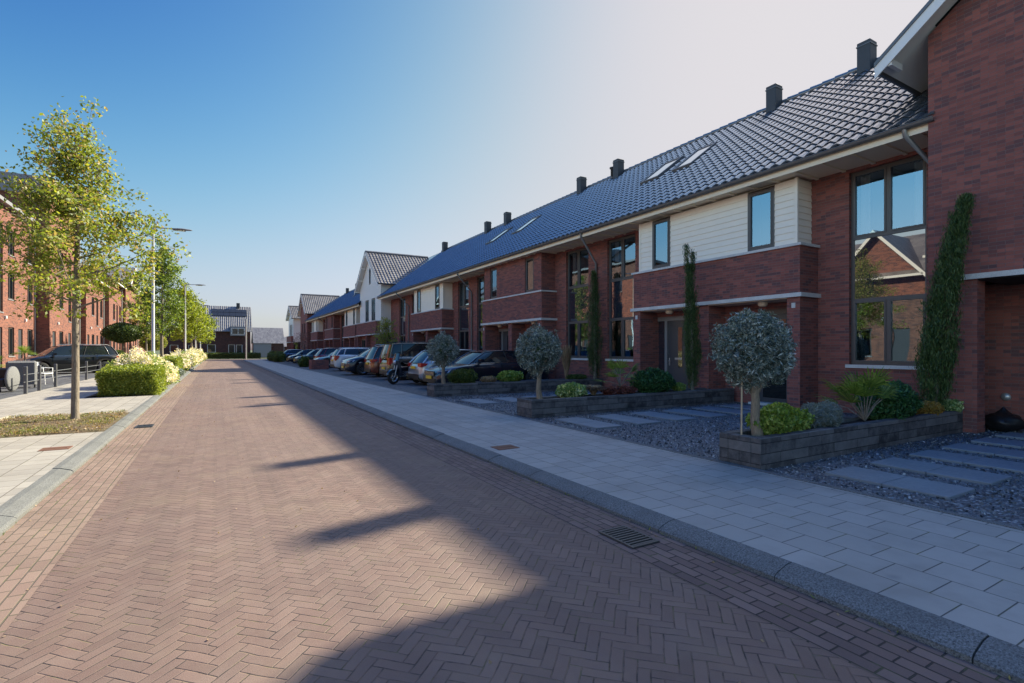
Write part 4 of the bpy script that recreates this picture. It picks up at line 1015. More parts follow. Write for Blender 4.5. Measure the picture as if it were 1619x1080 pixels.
def cypress(x, y, z, tx, h, rw, label, seed, n=15000, split=False, ty=None):
    ty = y if ty is None else ty
    t = thing('cypress', label, 'tree', (x, y, z), 0, 'slim cypresses against the brick fronts'); gg = np.random.default_rng(seed)
    b = MB(); b.tube([(0, 0, -.1), ((tx-x)*.25, (ty-y)*.25, h*.4), ((tx-x)*.7, (ty-y)*.7, h*.8)], [.06, .04, .01], 7); b.build('trunk', 'bark', t)
    k = 90; sp = []
    for i in range(k):
        f0 = .93*((i+gg.random())/k)**1.15; a = gg.random()*6.28; rr = rw*(.25+.75*gg.random())
        env = lambda f: math.sin(min(1, f*2.2+.25)*PI/2)*(1-f)**.55+.05
        L = .22+.35*gg.random(); m_ = n//k; q = gg.random(m_); f = np.clip(f0+q*L*.55, 0, 1.0)
        f = np.minimum(f, 1-.04*gg.random(m_)); e = np.array([env(v) for v in f]); cxn = (tx-x)*(f**1.6)
        th = a+gg.normal(size=m_)*.22; wob = gg.random(m_)**.5*(.12+.05*(1-q))
        px = cxn+np.cos(th)*rr*e+gg.normal(size=m_)*wob*.35; py = (ty-y)*(f**1.6)+np.sin(th)*rr*e*.8+gg.normal(size=m_)*wob*.35
        sp.append(np.stack([px, py, f*h*(.88 if split else 1)+gg.normal(size=m_)*.02], 1))
    for _ in range(70):
        f0 = gg.uniform(.15, .95); a = gg.random()*6.28; m_ = 26; q = gg.random(m_); e = math.sin(min(1, f0*2.2+.25)*PI/2)*(1-f0)**.55+.05; R0 = rw*e*(.8+q*.45)
        sp.append(np.stack([(tx-x)*f0**1.6+np.cos(a)*R0+gg.normal(size=m_)*.012, (ty-y)*f0**1.6+np.sin(a)*R0*.8+gg.normal(size=m_)*.012, (f0+q*.075)*h], 1))
    if split:
        for dx_ in (-.12, .10):
            m_ = 500; q = gg.random(m_); sp.append(np.stack([(tx-x)*.9+dx_*(1+q*.4)+gg.normal(size=m_)*.045*(1.1-q), gg.normal(size=m_)*.04, h*(.82+q*(.20 if dx_ < 0 else .15))], 1))
    leaves('crown', np.concatenate(sp), .075, L_['cypress'], t, .14, (0, 0, 1.7), .6); return t
cypress(10.72, 3.98, .42, 11.02, 3.70, .35, 'tall leaning cypress at the corner of the big gabled house', 5, 34000, ty=3.62)
cypress(11.17, 9.5, .44, 11.05, 3.82, .27, 'fork-topped cypress in front of the cream boarded bay', 6, 14000, True)
cypress(12.05, 14.7, .44, 12.0, 3.95, .33, 'narrow cypress beside the zinc pipe, left of the tall windows', 7, 12000)

def shrub(x, y, z, r, m, label, seed, n=3500, ls=.05, asp=.5, name='shrub', lump=.12, grp='shrubs in the planters', cat='shrub', parts=True, ccore=True):
    t = thing(name, label, cat, (x, y, z), 0, grp)
    P = ball_pts(n, r, (0, 0, r[2]*.75), .6, lump, seed); P = P[P[:, 2] > -.02]
    leaves('foliage', P, ls, L_[m], t, asp)
    if ccore: core('stems', (r[0]*.72, r[1]*.72, r[2]*.72), (0, 0, r[2]*.7), L_[m], t, seed, 14, 8)
    return t
shrub(6.42, 4.05, .42, (.52, .26, .20), 'bright', 'lime-green low shrub at the foot of the largest olive', 11, 4500, .05, .7)
shrub(7.42, 4.05, .42, (.38, .24, .19), 'grey', 'grey-green lavender beside the lime-green shrub', 12, 4500, .07, .14)
shrub(9.35, 4.05, .42, (.70, .34, .32), 'dark', 'dense dark green shrub beside the fan palm, near the leaning cypress', 13, 9000, .07, .35)
shrub(10.35, 3.9, .42, (.26, .2, .12), 'orange', 'low orange-tinged ground shrub below the leaning cypress', 14, 2000, .04, .6)
shrub(11.12, 3.88, .42, (.20, .18, .12), 'varieg', 'small white-flecked shrub at the wall end of the nearest planter', 15, 1600, .04, .6)
shrub(6.98, 9.35, .44, (.36, .24, .17), 'varieg', 'variegated yellow-green shrub beside the middle olive', 16, 1600, .09, .55)
shrub(9.55, 9.35, .44, (.62, .34, .34), 'dark', 'rounded dark green shrub before the grey front door', 18, 8000, .07, .35)
shrub(10.4, 9.3, .44, (.20, .18, .12), 'bright', 'little pale green shrub right of the rounded dark shrub', 19, 1200, .04, .4)
shrub(8.4, 9.35, .44, (.55, .22, .10), 'red', 'low wine-red ground cover under the small palm', 20, 2200, .05, .6)
shrub(6.82, 14.9, .44, (.52, .28, .26), 'topiary', 'green conifer shrub right of the farthest olive', 21, 4500, .07, .25)
shrub(7.75, 14.9, .44, (.30, .22, .11), 'tan', 'dried brown low plant between the two farthest shrubs', 22, 1500, .06, .25)
shrub(8.55, 14.9, .44, (.48, .26, .20), 'bright', 'light green leafy shrub in front of the dark saloon car', 23, 2200, .09, .5)
shrub(11.3, 14.8, .44, (.45, .25, .10), 'topiary', 'low green ground plants at the foot of the narrow cypress', 24, 1800, .06, .3)
def grass_tuft(x, y, z, r, h, m, label, seed, n=500, arch=.8, w_=.012, name='ornamental_grass', cat='grass plant'):
    t = thing(name, label, cat, (x, y, z)); gg = random.Random(seed); mb = MB()
    for _ in range(n):
        a = gg.random()*6.283; R = r*(.2+.8*gg.random()**.7); hh = h*(.55+.45*gg.random()); dx, dy = math.cos(a), math.sin(a); nx, ny = -dy*w_, dx*w_
        p = []
        for q in (0, .35, .7, 1):
            rr = .04+R*q**1.5; zz = hh*(q*(1.35-.35*q) if arch < .5 else math.sin(q*PI*.5*(1+arch*.35)))
            wd = 1-q*.85; p.append(((dx*rr+nx*wd, dy*rr+ny*wd, zz), (dx*rr-nx*wd, dy*rr-ny*wd, zz)))
        for k in range(3): mb.quad(p[k][0], p[k][1], p[k+1][1], p[k+1][0])
    mb.build('blades', L_[m], t); return t
grass_tuft(7.62, 9.35, .44, .26, .24, 'tan', 'dried tan grass tuft beside the variegated shrub', 31, 900)
grass_tuft(10.9, 14.9, .44, .22, 1.25, 'tan', 'tall dried grass clump left of the narrow cypress', 32, 700, .2, .012)
def fan_palm(x, y, z, sc, label, seed, fronds=11):
    t = thing('fan_palm', label, 'palm', (x, y, z), 0, 'small palms in the planters'); gg = random.Random(seed); mb = MB(); st = MB()
    for k in range(fronds):
        a = k*2.4+gg.random()*.5; el = gg.uniform(.25, 1.15); L = sc*gg.uniform(.38, .6)
        d = Vector((math.cos(a)*math.cos(el), math.sin(a)*math.cos(el)*.6, math.sin(el))).normalized(); c = d*L
        st.tube([(0, 0, 0), c*.6+Vector((0, 0, .04)), c], [.012, .008, .006], 5)
        sx = d.cross(Vector((0, 0, 1))).normalized(); nrm = sx.cross(d)
        for j in range(15):
            b = (j-7)/7*1.25; dd = (d*math.cos(b)+sx*math.sin(b)); l2 = sc*gg.uniform(.38, .48)*(1-.25*abs(b)/1.25); w_ = nrm.cross(dd).normalized()*.014*sc
            m1 = c+dd*l2*.6; m2 = c+dd*l2+Vector((0, 0, -.07*sc)); mb.quad(c-w_*.2, m1-w_, m1+w_, c+w_*.2); mb.add([m1-w_, m2, m1+w_], [(0, 1, 2)])
    mb.build('fronds', L_['green'], t); st.build('stems', 'bark', t); return t
fan_palm(8.55, 4.02, .42, .95, 'spiky fan palm in the nearest planter, left of the dense dark shrub', 41, 15)
fan_palm(8.45, 9.35, .62, .8, 'small fan palm above wine-red ground cover in the middle planter', 42, 12)

def street_tree(x, y, h, rx, z0, label, seed, m='street', n=9000, ls=.09, tr=.075, group='street trees along the left kerb', shape=0, lean=0, pw_=.85):
    t = thing('street_tree', label, 'tree', (x, y, .08), 0, group); gg = random.Random(seed); b = MB(); pts = []
    b.tube([(0, 0, -.08), (0, 0, .12), (.01, 0, z0*.5), (.0, .02, z0), (.04+lean, .02, (z0+h)*.5), (lean, 0, h*.96)], [tr*1.7, tr*1.1, tr, tr*.9, tr*.5, .01], 10)
    nl = 26
    for i in range(nl):
        f = (i+.3)/nl; zb = z0+(h-z0)*f*.82; a = i*2.4+gg.uniform(-.4, .4)
        prof = (math.sin(min(1, (f+.25)*1.7)*PI/2))*(1-f)**pw_
        R = rx*prof*gg.uniform(.75, 1.15)+.12; rise = (h-z0)*(.10+.10*(1-f))*gg.uniform(.7, 1.3)
        e = Vector((math.cos(a)*R, math.sin(a)*R, zb+rise)); s_ = Vector((0, 0, zb)); mid = s_.lerp(e, .5)+Vector((0, 0, -rise*.12))
        b.tube([s_, mid, e], [tr*.38*(1-f*.6), tr*.22*(1-f*.5), .006], 5, cap=False)
        k = 7+int(7*prof)
        for j in range(k):
            q = gg.uniform(.25, 1.05); p = s_.lerp(mid, q*2) if q < .5 else mid.lerp(e, (q-.5)*2)
            o = Vector((gg.gauss(0, 1), gg.gauss(0, 1), gg.gauss(0, .8)))*rx*.17
            p2 = p+o; b.tube([p, p2], [.008, .003], 3, cap=False); pts.append(p2)
    for _ in range(26):
        q = gg.uniform(.62, 1.0); pts.append(Vector((lean+gg.gauss(0, .14)*rx*(1.25-q)*2, gg.gauss(0, .14)*rx*(1.25-q)*2, h*q)))
    b.build('trunk', 'bark', t)
    pts = np.array([tuple(p) for p in pts]); g2 = np.random.default_rng(seed)
    i = g2.integers(0, len(pts), n); sg = rx*.075
    P = pts[i]+g2.normal(size=(n, 3))*np.array([sg, sg, sg*.75]); P = P[P[:, 2] > z0*.92]
    leaves('crown', P, ls, L_[m], t, .55); return t
street_tree(-2.43, 13.05, 6.05, 1.6, 2.2, 'nearest street tree with sparse yellow-green crown in the soil bed', 51, n=16500, ls=.072, tr=.06, pw_=.88)
street_tree(-2.8, 36.0, 8.0, 1.6, 2.0, 'second street tree, green, just right of the nearest lamp post', 52, n=9000, ls=.13, m='green', tr=.09)
street_tree(-2.6, 56.0, 7.6, 2.0, 2.3, 'third street tree with bright lime crown along the left kerb', 53, m='lime', n=7000, ls=.18, tr=.10)
street_tree(-2.5, 68.0, 8.0, 2.3, 2.4, 'fourth street tree with bright lime crown along the left kerb', 54, m='lime', n=6000, ls=.22, tr=.10)
street_tree(-2.4, 80.0, 7.6, 2.4, 2.4, 'farthest lime-crowned street tree, near the street-end house', 55, m='lime', n=5000, ls=.24, tr=.10)
street_tree(-4.95, 50.5, 6.6, 1.25, 2.2, 'olive-green tree in a front garden, left of the nearest lamp post', 56, m='street', n=7000, ls=.13, tr=.08, group='front garden trees')
street_tree(9.6, 33.0, 3.5, 1.0, 1.5, 'small reddish-green tree between parked cars and the white gable', 57, m='street', n=2600, ls=.09, tr=.05, group='front garden trees')
street_tree(8.4, 62.0, 3.6, 1.3, 1.4, 'small bare reddish tree far down the parking bays', 58, m='red', n=900, ls=.09, tr=.05, group='front garden trees')
# flat clipped tree and ball tree on the left
t = thing('topiary_tree', 'flat-crowned clipped tree with two stakes behind the black car', 'tree', (-6.4, 50, .08), 0, 'clipped trees in left gardens')
b = MB(); b.tube([(0, 0, -.05), (0, 0, 2.6)], [.09, .07], 8); b.build('trunk', 'bark', t)
leaves('crown', ball_pts(8000, (1.35, 1.2, .80), (0, 0, 2.75), .7, .04, 61), .12, L_['topiary'], t, .5); core('crown_core', (1.15, 1.0, .65), (0, 0, 2.75), L_['topiary'], t, 61, lump=.03)
b = MB(); b.tube([(-.18, -.3, 0), (-.18, -.3, 1.6)], .04, 6); b.build('stake', 'wood', t); b = MB(); b.tube([(.22, -.3, 0), (.22, -.3, 1.6)], .04, 6); b.build('stake', 'wood', t)
t = thing('topiary_tree', 'small round-headed clipped tree right of the second street tree', 'tree', (-5.2, 58, .08), 0, 'clipped trees in left gardens')
b = MB(); b.tube([(0, 0, -.05), (0, 0, 2.0)], [.08, .06], 8); b.build('trunk', 'bark', t)
leaves('crown', ball_pts(4000, (1.1, 1.0, .8), (0, 0, 2.1), .6, .08, 62), .13, L_['street'], t, .5); core('crown_core', (.85, .8, .6), (0, 0, 2.1), L_['topiary'], t, 62)

def hedge(x0, x1, y0, y1, h, label, seed, m='hedge', n=14000, ls=.07, z=.08, grp='clipped box hedges on the left'):
    t = thing('hedge', label, 'hedge', ((x0+x1)/2, (y0+y1)/2, z), 0, grp); gg = np.random.default_rng(seed); hx, hy = (x1-x0)/2, (y1-y0)/2
    A = np.array([2*hx*h, 2*hx*h, 2*hy*h, 2*hy*h, 4*hx*hy]); fc = gg.choice(5, n, p=A/A.sum()); u, v = gg.uniform(-1, 1, n), gg.random(n); dd = gg.random(n)**2*.16
    P = np.zeros((n, 3))
    for k, fn in enumerate((lambda u, v, d: (u*hx, -hy+d, v*h), lambda u, v, d: (u*hx, hy-d, v*h), lambda u, v, d: (-hx+d, u*hy, v*h), lambda u, v, d: (hx-d, u*hy, v*h), lambda u, v, d: (u*hx, (v*2-1)*hy, h-d))):
        q = fc == k; a = fn(u[q], v[q], dd[q]); P[q] = np.stack([np.broadcast_to(np.asarray(c_, float), (q.sum(),)) for c_ in a], 1)
    P += np.stack([np.sin(P[:, 1]*5+P[:, 2]*7), np.sin(P[:, 0]*6+P[:, 2]*5), np.sin(P[:, 0]*5+P[:, 1]*4)], 1)*.025
    P += gg.normal(size=P.shape)*.028; P[:, 2] += np.where(P[:, 2] > h*.8, np.sin(P[:, 0]*3.1+1)*np.sin(P[:, 1]*2.3)*.05, 0)
    # rounded corners
    rr = np.maximum(0, np.abs(P[:, 0])/hx-.85)+np.maximum(0, np.abs(P[:, 1])/hy-.85); P[:, 2] -= rr*.35*(P[:, 2]/h)
    leaves('foliage', P, ls, L_[m], t, .6)
    c = MB(); c.bev(-hx+.12, hx-.12, -hy+.12, hy-.12, 0, h-.12, .05); c.build('branches', L_[m], t); return t
hedge(-3.08, -1.62, 19.35, 22.2, .84, 'nearest clipped green box hedge at the left kerb', 71, n=26000, ls=.06)
hedge(-3.0, -1.9, 34.0, 38.5, .95, 'second clipped green hedge beyond the pale flowering bush', 72, n=9000, ls=.09)
hedge(-9.0, -5.6, 43.0, 44.2, 1.35, 'dark garden hedge under the flat-crowned clipped tree', 73, 'topiary', 7000, .10)
hedge(-1.5, 6.2, 93.2, 94.4, .9, 'low hedge along the far end of the street', 74, 'topiary', 6000, .13)
hedge(-3.4, -2.2, 44.0, 47.0, .8, 'reddish-brown low hedge near the second lamp post', 75, 'red', 3500, .1)
def flower_bush(x, y, r, label, seed, n=5000, ls=.08):
    t = thing('flowering_bush', label, 'bush', (x, y, .08), 0, 'pale flowering bushes along the left kerb')
    P = ball_pts(n, r, (0, 0, r[2]*.62), .7, .22, seed); P = P[P[:, 2] > 0]; up = P[:, 2] > r[2]*.25
    leaves('blossom', P[up], ls, L_['flower'], t, .75); Q = ball_pts(n//2, (r[0]*.97, r[1]*.97, r[2]*.95), (0, 0, r[2]*.6), .7, .22, seed); Q = Q[Q[:, 2] > 0]; leaves('foliage', Q, ls, L_['bright'], t, .6)
    core('stems', (r[0]*.75, r[1]*.75, r[2]*.75), (0, 0, r[2]*.55), L_['flower'], t, seed, 14, 8); return t
flower_bush(-2.55, 24.2, (.95, 1.5, .80), 'large pale cream flowering bush right behind the nearest hedge', 81, 12000, .07)
flower_bush(-1.85, 25.6, (.45, 1.1, .5), 'pale flowering bush spilling over the left kerb', 82, 4000, .07)
for i, (y, rx, rz) in enumerate(((29.5, .6, .55), (41.0, .85, .75), (50.0, .95, .85), (60.0, 1.0, .9), (70.0, 1.0, .9), (78.5, 1.0, .8))):
    flower_bush(-2.35+.03*i, y, (rx, 1.5, rz), ['low pale bush beneath the nearest lamp post', 'pale pink flowering bush just past the second hedge', 'pale flowering bush by the second lamp post', 'creamy flowering bush under the third street tree', 'creamy flowering bush under the fourth street tree', 'farthest creamy flowering bush at the left kerb'][i], 83+i, 2500, .12)
t = shrub(-1.95, 32.5, .08, (.5, .8, .28), 'grey', 'low silvery shrub at the left kerb before the second hedge', 95, 2500, .08, .4, grp='low shrubs by the kerb')
# weeds in the tree bed
gg = np.random.default_rng(9); n = 5000; P = np.stack([gg.uniform(-3.7, -1.75, n), gg.uniform(11.25, 14.3, n), gg.uniform(.10, .15, n)], 1)
k_ = np.sin(P[:, 0]*4.1)*np.sin(P[:, 1]*3.3+1)+gg.normal(size=n)*.35 > .15
o = leaves('grass_tufts', P[k_], .06, L_['grass'], None, .2, (0, 0, 1), .8); o['kind'] = 'stuff'; o['label'] = 'sparse weeds and dry grass in the tree bed'
n = 2600; P = np.stack([gg.uniform(-3.7, -1.75, n), gg.uniform(11.25, 14.3, n), gg.uniform(.10, .135, n)], 1)
o = leaves('bark_litter', P, .05, L_['tan'], None, .4); o['kind'] = 'stuff'; o['label'] = 'brown leaf litter on the tree bed'
for i, (y, r) in enumerate(((45.5, .8), (65.5, 1.2), (69.0, 1.0), (73.0, 1.2))):
    shrub(6.3, y, .07, (r*.6, r, r*.62), 'topiary', ['green bush at the parking edge beside the maroon planter', 'clipped green bush before the far dark cars', 'second green bush in the far parking strip', 'last green bush at the far end of the right pavement'][i], 100+i, 2500, .12, .5, grp='bushes by the far parking bays')
for i, (x, y, s_) in enumerate(((18, 135, 3.2), (26, 140, 3.6), (34, 150, 4.5), (44, 150, 4.0), (-30, 110, 4.2), (-40, 120, 5.0))):
    t = thing('distant_tree', ['rounded far tree right of the grey garage', 'far tree above the low distant house', 'tall far tree near the end of the right row', 'far tree behind the last gabled house', 'far tree beyond the left townhouses', 'tallest far tree beyond the left townhouses'][i], 'tree', (x, y, 0), 0, 'far trees on the horizon')
    b = MB(); b.tube([(0, 0, 0), (0, 0, s_)], .15, 6); b.build('trunk', 'bark', t); leaves('crown', clump_pts(2600, (s_*.7, s_*.7, s_*.55), (0, 0, s_*.95), 30, .5, i), .35, L_['green'], t, .6)

n = 1500; yv = gg.uniform(.8, 60, n); cl = np.sin(yv*2.1)*np.sin(yv*.7+1)+gg.normal(size=n)*.5 > .35; lr = gg.random(n) < .55
P = np.stack([np.where(lr, XR-.01, XL+.01)+gg.normal(size=n)*.012, yv, np.full(n, .012)], 1)[cl]
o = leaves('gutter_weeds', P, .035, L_['grass'], None, .25, (0, 0, 1.2), .8); o['kind'] = 'stuff'; o['label'] = 'tiny weeds and dry grass at the foot of the kerbs'
n = 500; P = np.stack([gg.uniform(XL, XR, n), gg.uniform(1.2, 26, n)**1.0, np.full(n, .006)], 1); q = gg.random(n) < .5; P[q, 0] = np.where(gg.random(q.sum()) < .5, XL+.06, XR-.07)+gg.normal(size=q.sum())*.06
o = leaves('fallen_leaves', P, .022, L_['tan'], None, .6); o['kind'] = 'stuff'; o['label'] = 'small dry leaves and grit scattered on the road bricks'

# ================================================================== STREET LAMPS
def lamp(y, x, label, first=None):
    if first is not None: return dup(first, loc=(x, y, .08), label=label)
    t = thing('street_lamp', label, 'street lamp', (x, y, .08), 0, 'tall lamp posts along the left kerb')
    p = MB(); p.tube([(0, 0, -.1), (0, 0, 1.1), (0, 0, 1.15), (0, 0, 6.8), (0, 0, 7.12)], [.10, .10, .075, .055, .055], 12); p.build('pole', 'galv', t)
    a = MB(); a.tube([(0, 0, 6.95), (.03, 0, 7.1), (.12, 0, 7.18), (.7, 0, 7.2)], .03, 8); a.tube([(0, 0, 6.95), (0, 0, 7.17)], .045, 8); a.build('arm', 'galv', t)
    h_ = MB(); L = .95
    def fn(u, v):
        aa = v*2*PI; w_ = .15*math.sin(min(1, .12+u*1.3)*PI*.5)*(1-.55*max(0, u-.6)/.4) if 0 < u < 1 else .02
        hh = w_*.38; return (.62+L*u, w_*math.cos(aa), 7.2+.01*u+hh*math.sin(aa)*(1.1 if math.sin(aa) > 0 else .8))
    h_.grid(fn, 16, 14); h_.build('lamp_head', 'fascia', t, fixn=True)
    for pl in bpy.data.objects[h_ and [c.name for c in t.children if c.name.startswith('lamp_head')][0]].data.polygons: pl.use_smooth = True
    l = MB(); l.add([(.75, -.08, 7.155), (1.3, -.09, 7.155), (1.3, .09, 7.155), (.75, .08, 7.155), (.78, -.06, 7.13), (1.27, -.07, 7.13), (1.27, .07, 7.13), (.78, .06, 7.13)], [(0,1,2,3),(7,6,5,4),(0,4,5,1),(1,5,6,2),(2,6,7,3),(3,7,4,0)]); l.build('lens', 'clear_lens', t)
    d = MB(); d.box(.098, .104, -.04, .04, .45, .85); d.build('hatch', 'galv', t)
    return t
l0 = lamp(29.2, -2.6, 'nearest street lamp, arm reaching out right of the large tree crown')
lamp(53.3, -2.42, 'second street lamp, rising beyond the second street tree', l0)
lamp(77.5, -2.4, 'third street lamp among the bright lime crowns', l0)
lamp(100, -2.4, 'farthest street lamp in front of the street-end house', l0)
g = MB(); g.tube([(3.95, 90.0, 0), (3.95, 90.0, 6.3)], .11, 8); tag(g.build('pole', 'galv'), 'plain pale pole in front of the street-end house', 'pole')

# ================================================================== CARS
def car(name, label, x, y, z, rz, paint, L=4.5, W=1.80, H=1.47, kind='saloon', front_plate=True):
    t = thing(name, label, 'car', (x, y, z), rz, 'cars parked in the right bays' if x > 0 else None)
    hw = W/2; x0, x1 = -L/2, L/2; xw = (x0+.82*L/4.5, x1-.88*L/4.5); R = .335 if H < 1.6 else .35
    # profile of the shoulder line (x fraction, z, width factor)
    if kind in ('saloon', 'wagon', 'hatch'):
        nose = .68; hood = .86; belt = .95
    else: nose = .82; hood = 1.02; belt = 1.08
    top = {'saloon': [(0, .72), (.02, .90), (.10, 1.02), (.22, belt+.05), (.5, belt), (.70, belt-.01), (.82, hood), (.93, nose+.09), (.985, nose-.04), (1, .52)],
           'wagon': [(0, .70), (.015, .92), (.06, belt+.05), (.5, belt), (.70, belt-.01), (.82, hood), (.93, nose+.08), (.985, nose-.06), (1, .50)],
           'hatch': [(0, .66), (.02, .88), (.08, belt+.06), (.5, belt), (.74, belt-.01), (.84, hood), (.94, nose+.06), (.985, nose-.08), (1, .48)],
           'suv': [(0, .72), (.015, .98), (.06, belt+.03), (.5, belt), (.72, belt), (.84, hood), (.95, nose+.05), (.99, nose-.12), (1, .52)],
           'van': [(0, .72), (.012, 1.0), (.05, belt+.02), (.5, belt), (.78, belt), (.88, hood-.02), (.96, nose+.04), (.99, nose-.12), (1, .52)]}[kind]
    def itp(tab, f):
        for (a, b), (c, d) in zip(tab, tab[1:]):
            if a <= f <= c:
                q = (f-a)/(c-a+1e-9); q = q*q*(3-2*q) if False else q; return b+(d-b)*q
        return tab[-1][1]
    N = 72; st = []
    for i in range(N+1):
        f = i/N; f = .5-.5*math.cos(f*PI) if False else f
        xx = x0+L*f; ends = min(f, 1-f)*L
        wf = 1-.16*max(0, 1-ends/.55)**2.2-.10*max(0, 1-ends/.10)
        zb = .20+.10*max(0, 1-ends/.5)**2
        for q in xw:
            d = abs(xx-q)
            if d < R+.065: zb = max(zb, R+.0+math.sqrt(max(0, (R+.065)**2-d*d)))
        st.append((xx, hw*wf, zb, itp(top, f)))
    b = MB(); V = []; NR = 9
    for (xx, w_, zb, zt) in st:
        zb = min(zb, zt-.06); m_ = zb+(zt-zb)*.55
        half = [(w_*.90, zb), (w_*.985, zb+(zt-zb)*.12), (w_, zb+(zt-zb)*.45), (w_*.99, zb+(zt-zb)*.72), (w_*.955, zb+(zt-zb)*.92), (w_*.88, zt), (w_*.55, zt+.022), (w_*.25, zt+.032), (0, zt+.035)]
        V += [(xx, -a, c) for a, c in half]+[(xx, a, c) for a, c in reversed(half[:-1])]
    n_ = 17; Fs = [(i*n_+j, (i+1)*n_+j, (i+1)*n_+j+1, i*n_+j+1) for i in range(N) for j in range(n_-1)]
    Fs += [(i*n_+n_-1, (i+1)*n_+n_-1, (i+1)*n_, i*n_) for i in range(N)]
    b.add(V, Fs, True); b.add(V[:n_], [tuple(range(n_))]); b.add(V[-n_:], [tuple(range(n_-1, -1, -1))])
    b.build('body', paint, t)
    # greenhouse
    gh = {'saloon': (.075, .27, .60, .755), 'wagon': (.02, .10, .60, .75), 'hatch': (.03, .15, .62, .79), 'suv': (.025, .10, .62, .78), 'van': (.015, .06, .68, .83)}[kind]
    gx = [x0+L*f for f in gh]; bw, tw_ = hw*.90, hw*(.70 if kind != 'van' else .76); zr = H
    def gsec(f, side=1):
        # section at x position param f 0..1 from rear base to front base
        pass
    NS = 20; V = []; rows = []
    for i in range(NS+1):
        f = i/NS; xb = gx[0]+(gx[3]-gx[0])*f; xt = gx[1]+(gx[2]-gx[1])*f
        zb = itp(top, (xb-x0)/L)-.01; bow = math.sin(f*PI)*.02; tz = zr-.055-.05*abs(2*f-1)**3
        rows.append([(xb, -bw-bow*.5, zb), (xb*.55+xt*.45, -(bw*.58+tw_*.42)-bow, zb+(tz-zb)*.5), (xt, -tw_-bow, tz)])
    g_ = MB()
    V = [p for r in rows for p in r]; k = 3
    for sg in (1, -1):
        vv = [(p[0], p[1]*sg, p[2]) for p in V]; g_.add(vv, [(i*k+j, (i+1)*k+j, (i+1)*k+j+1, i*k+j+1) for i in range(NS) for j in range(2)], True)
    for r, ex in ((rows[0], -1), (rows[-1], 1)):
        a = []
        for q in range(9):
            u = q/8*2-1; a.append([(p[0]+ex*.10*(1-u*u), -p[1]*u, p[2]+.01*(1-u*u)) for p in r])
        vv = [p for c in a for p in c]; g_.add(vv, [(i*3+j, (i+1)*3+j, (i+1)*3+j+1, i*3+j+1) for i in range(8) for j in range(2)], True)
    go = g_.build('windows', 'carglass', t)
    # roof panel
    r_ = MB(); V = []
    for i in range(13):
        f = i/12; xt = gx[1]-.03+(gx[2]-gx[1]+.06)*f; tz = zr-.055-.05*abs(2*f-1)**3; wd = tw_+.012+math.sin(f*PI)*.02
        for j in range(9):
            u = j/8*2-1; e = .10*(1-u*u)*(1 if i == 12 else (-1 if i == 0 else 0)); V.append((xt+e, wd*u, tz+.055*(1-abs(u)**3)*min(1, .25+math.sin(f*PI)*1.5)+.004))
    r_.add(V, [(i*9+j, (i+1)*9+j, (i+1)*9+j+1, i*9+j+1) for i in range(12) for j in range(8)], True); r_.build('roof_panel', paint, t)
    # pillars
    for sg in (-1, 1):
        p_ = MB()
        for (i, rad) in ((0, .035), (NS, .03)):
            p_.tube([(rows[i][j][0], rows[i][j][1]*sg, rows[i][j][2]) for j in range(3)], rad, 6)
        tp = [(rows[i][2][0], rows[i][2][1]*sg, rows[i][2][2]+.005) for i in range(0, NS+1, 2)]; p_.tube(tp, .022, 6)
        if kind in ('wagon', 'suv', 'van', 'hatch'):
            i = 3; p_.tube([(rows[i][j][0]-.0, rows[i][j][1]*sg, rows[i][j][2]) for j in range(3)], .03, 6)
        p_.build('pillar', paint, t)
    for sg in (-1, 1):
        p_ = MB()
        for i in (10,): p_.tube([(rows[i][j][0], rows[i][j][1]*1.003*sg, rows[i][j][2]) for j in range(3)], .022, 4)
        p_.build('centre_pillar', 'black', t)
    for sg in (-1, 1):
        tr_ = MB(); tr_.tube([(rows[i][0][0], (rows[i][0][1]-.012)*sg, rows[i][0][2]+.012) for i in range(NS+1)], .008, 4)
        tr_.build('window_trim', 'chrome', t)
    if kind in ('suv', 'van', 'wagon'):
        rl = MB()
        for sg in (-1, 1): rl.tube([(gx[1]+.1, sg*tw_*.92, zr-.04), (gx[1]+.2, sg*tw_*.92, zr+.02), (gx[2]-.3, sg*tw_*.92, zr+.02), (gx[2]-.2, sg*tw_*.92, zr-.04)], .016, 6)
        rl.build('roof_rail', 'galv' if kind != 'van' else 'black', t)
    # wheels
    for q in xw:
        for sg in (-1, 1):
            yc = sg*(hw-.10); w_ = MB(); w_.lathe([(R*.62, -.10), (R*.93, -.10), (R, -.06), (R, .06), (R*.93, .10), (R*.62, .10)], (q, yc, R), 24, 'y'); wo = w_.build('wheel', 'rubber', t)
            m_ = MB(); yo = sg*.095; m_.lathe([(R*.63, yo), (R*.60, yo-sg*.01), (R*.55, yo-sg*.03)], (q, yc, R), 20, 'y'); m_.lathe([(0, yo-sg*.005), (R*.16, yo-sg*.008)], (q, yc, R), 12, 'y')
            for s5 in range(10):
                a = s5*PI/5+.2; d = Vector((math.cos(a), 0, math.sin(a))); pz = Vector((-math.sin(a), 0, math.cos(a))); c = Vector((q, yc+yo-sg*.012, R))+d*R*.36
                m_.obox(c, d, Vector((0, 1, 0)), pz, R*.24, .008, R*.045)
            m_.build('rim', 'rim', wo)
            k_ = MB(); k_.lathe([(0, yo-sg*.035), (R*.62, yo-sg*.035)], (q, yc, R), 16, 'y'); k_.build('brake', 'black', wo)
    un = MB(); un.box(x0+.25, x1-.25, -hw*.80, hw*.80, .17, .55); un.build('underbody', 'black', t)
    zn = itp(top, .93); zt = itp(top, .05)
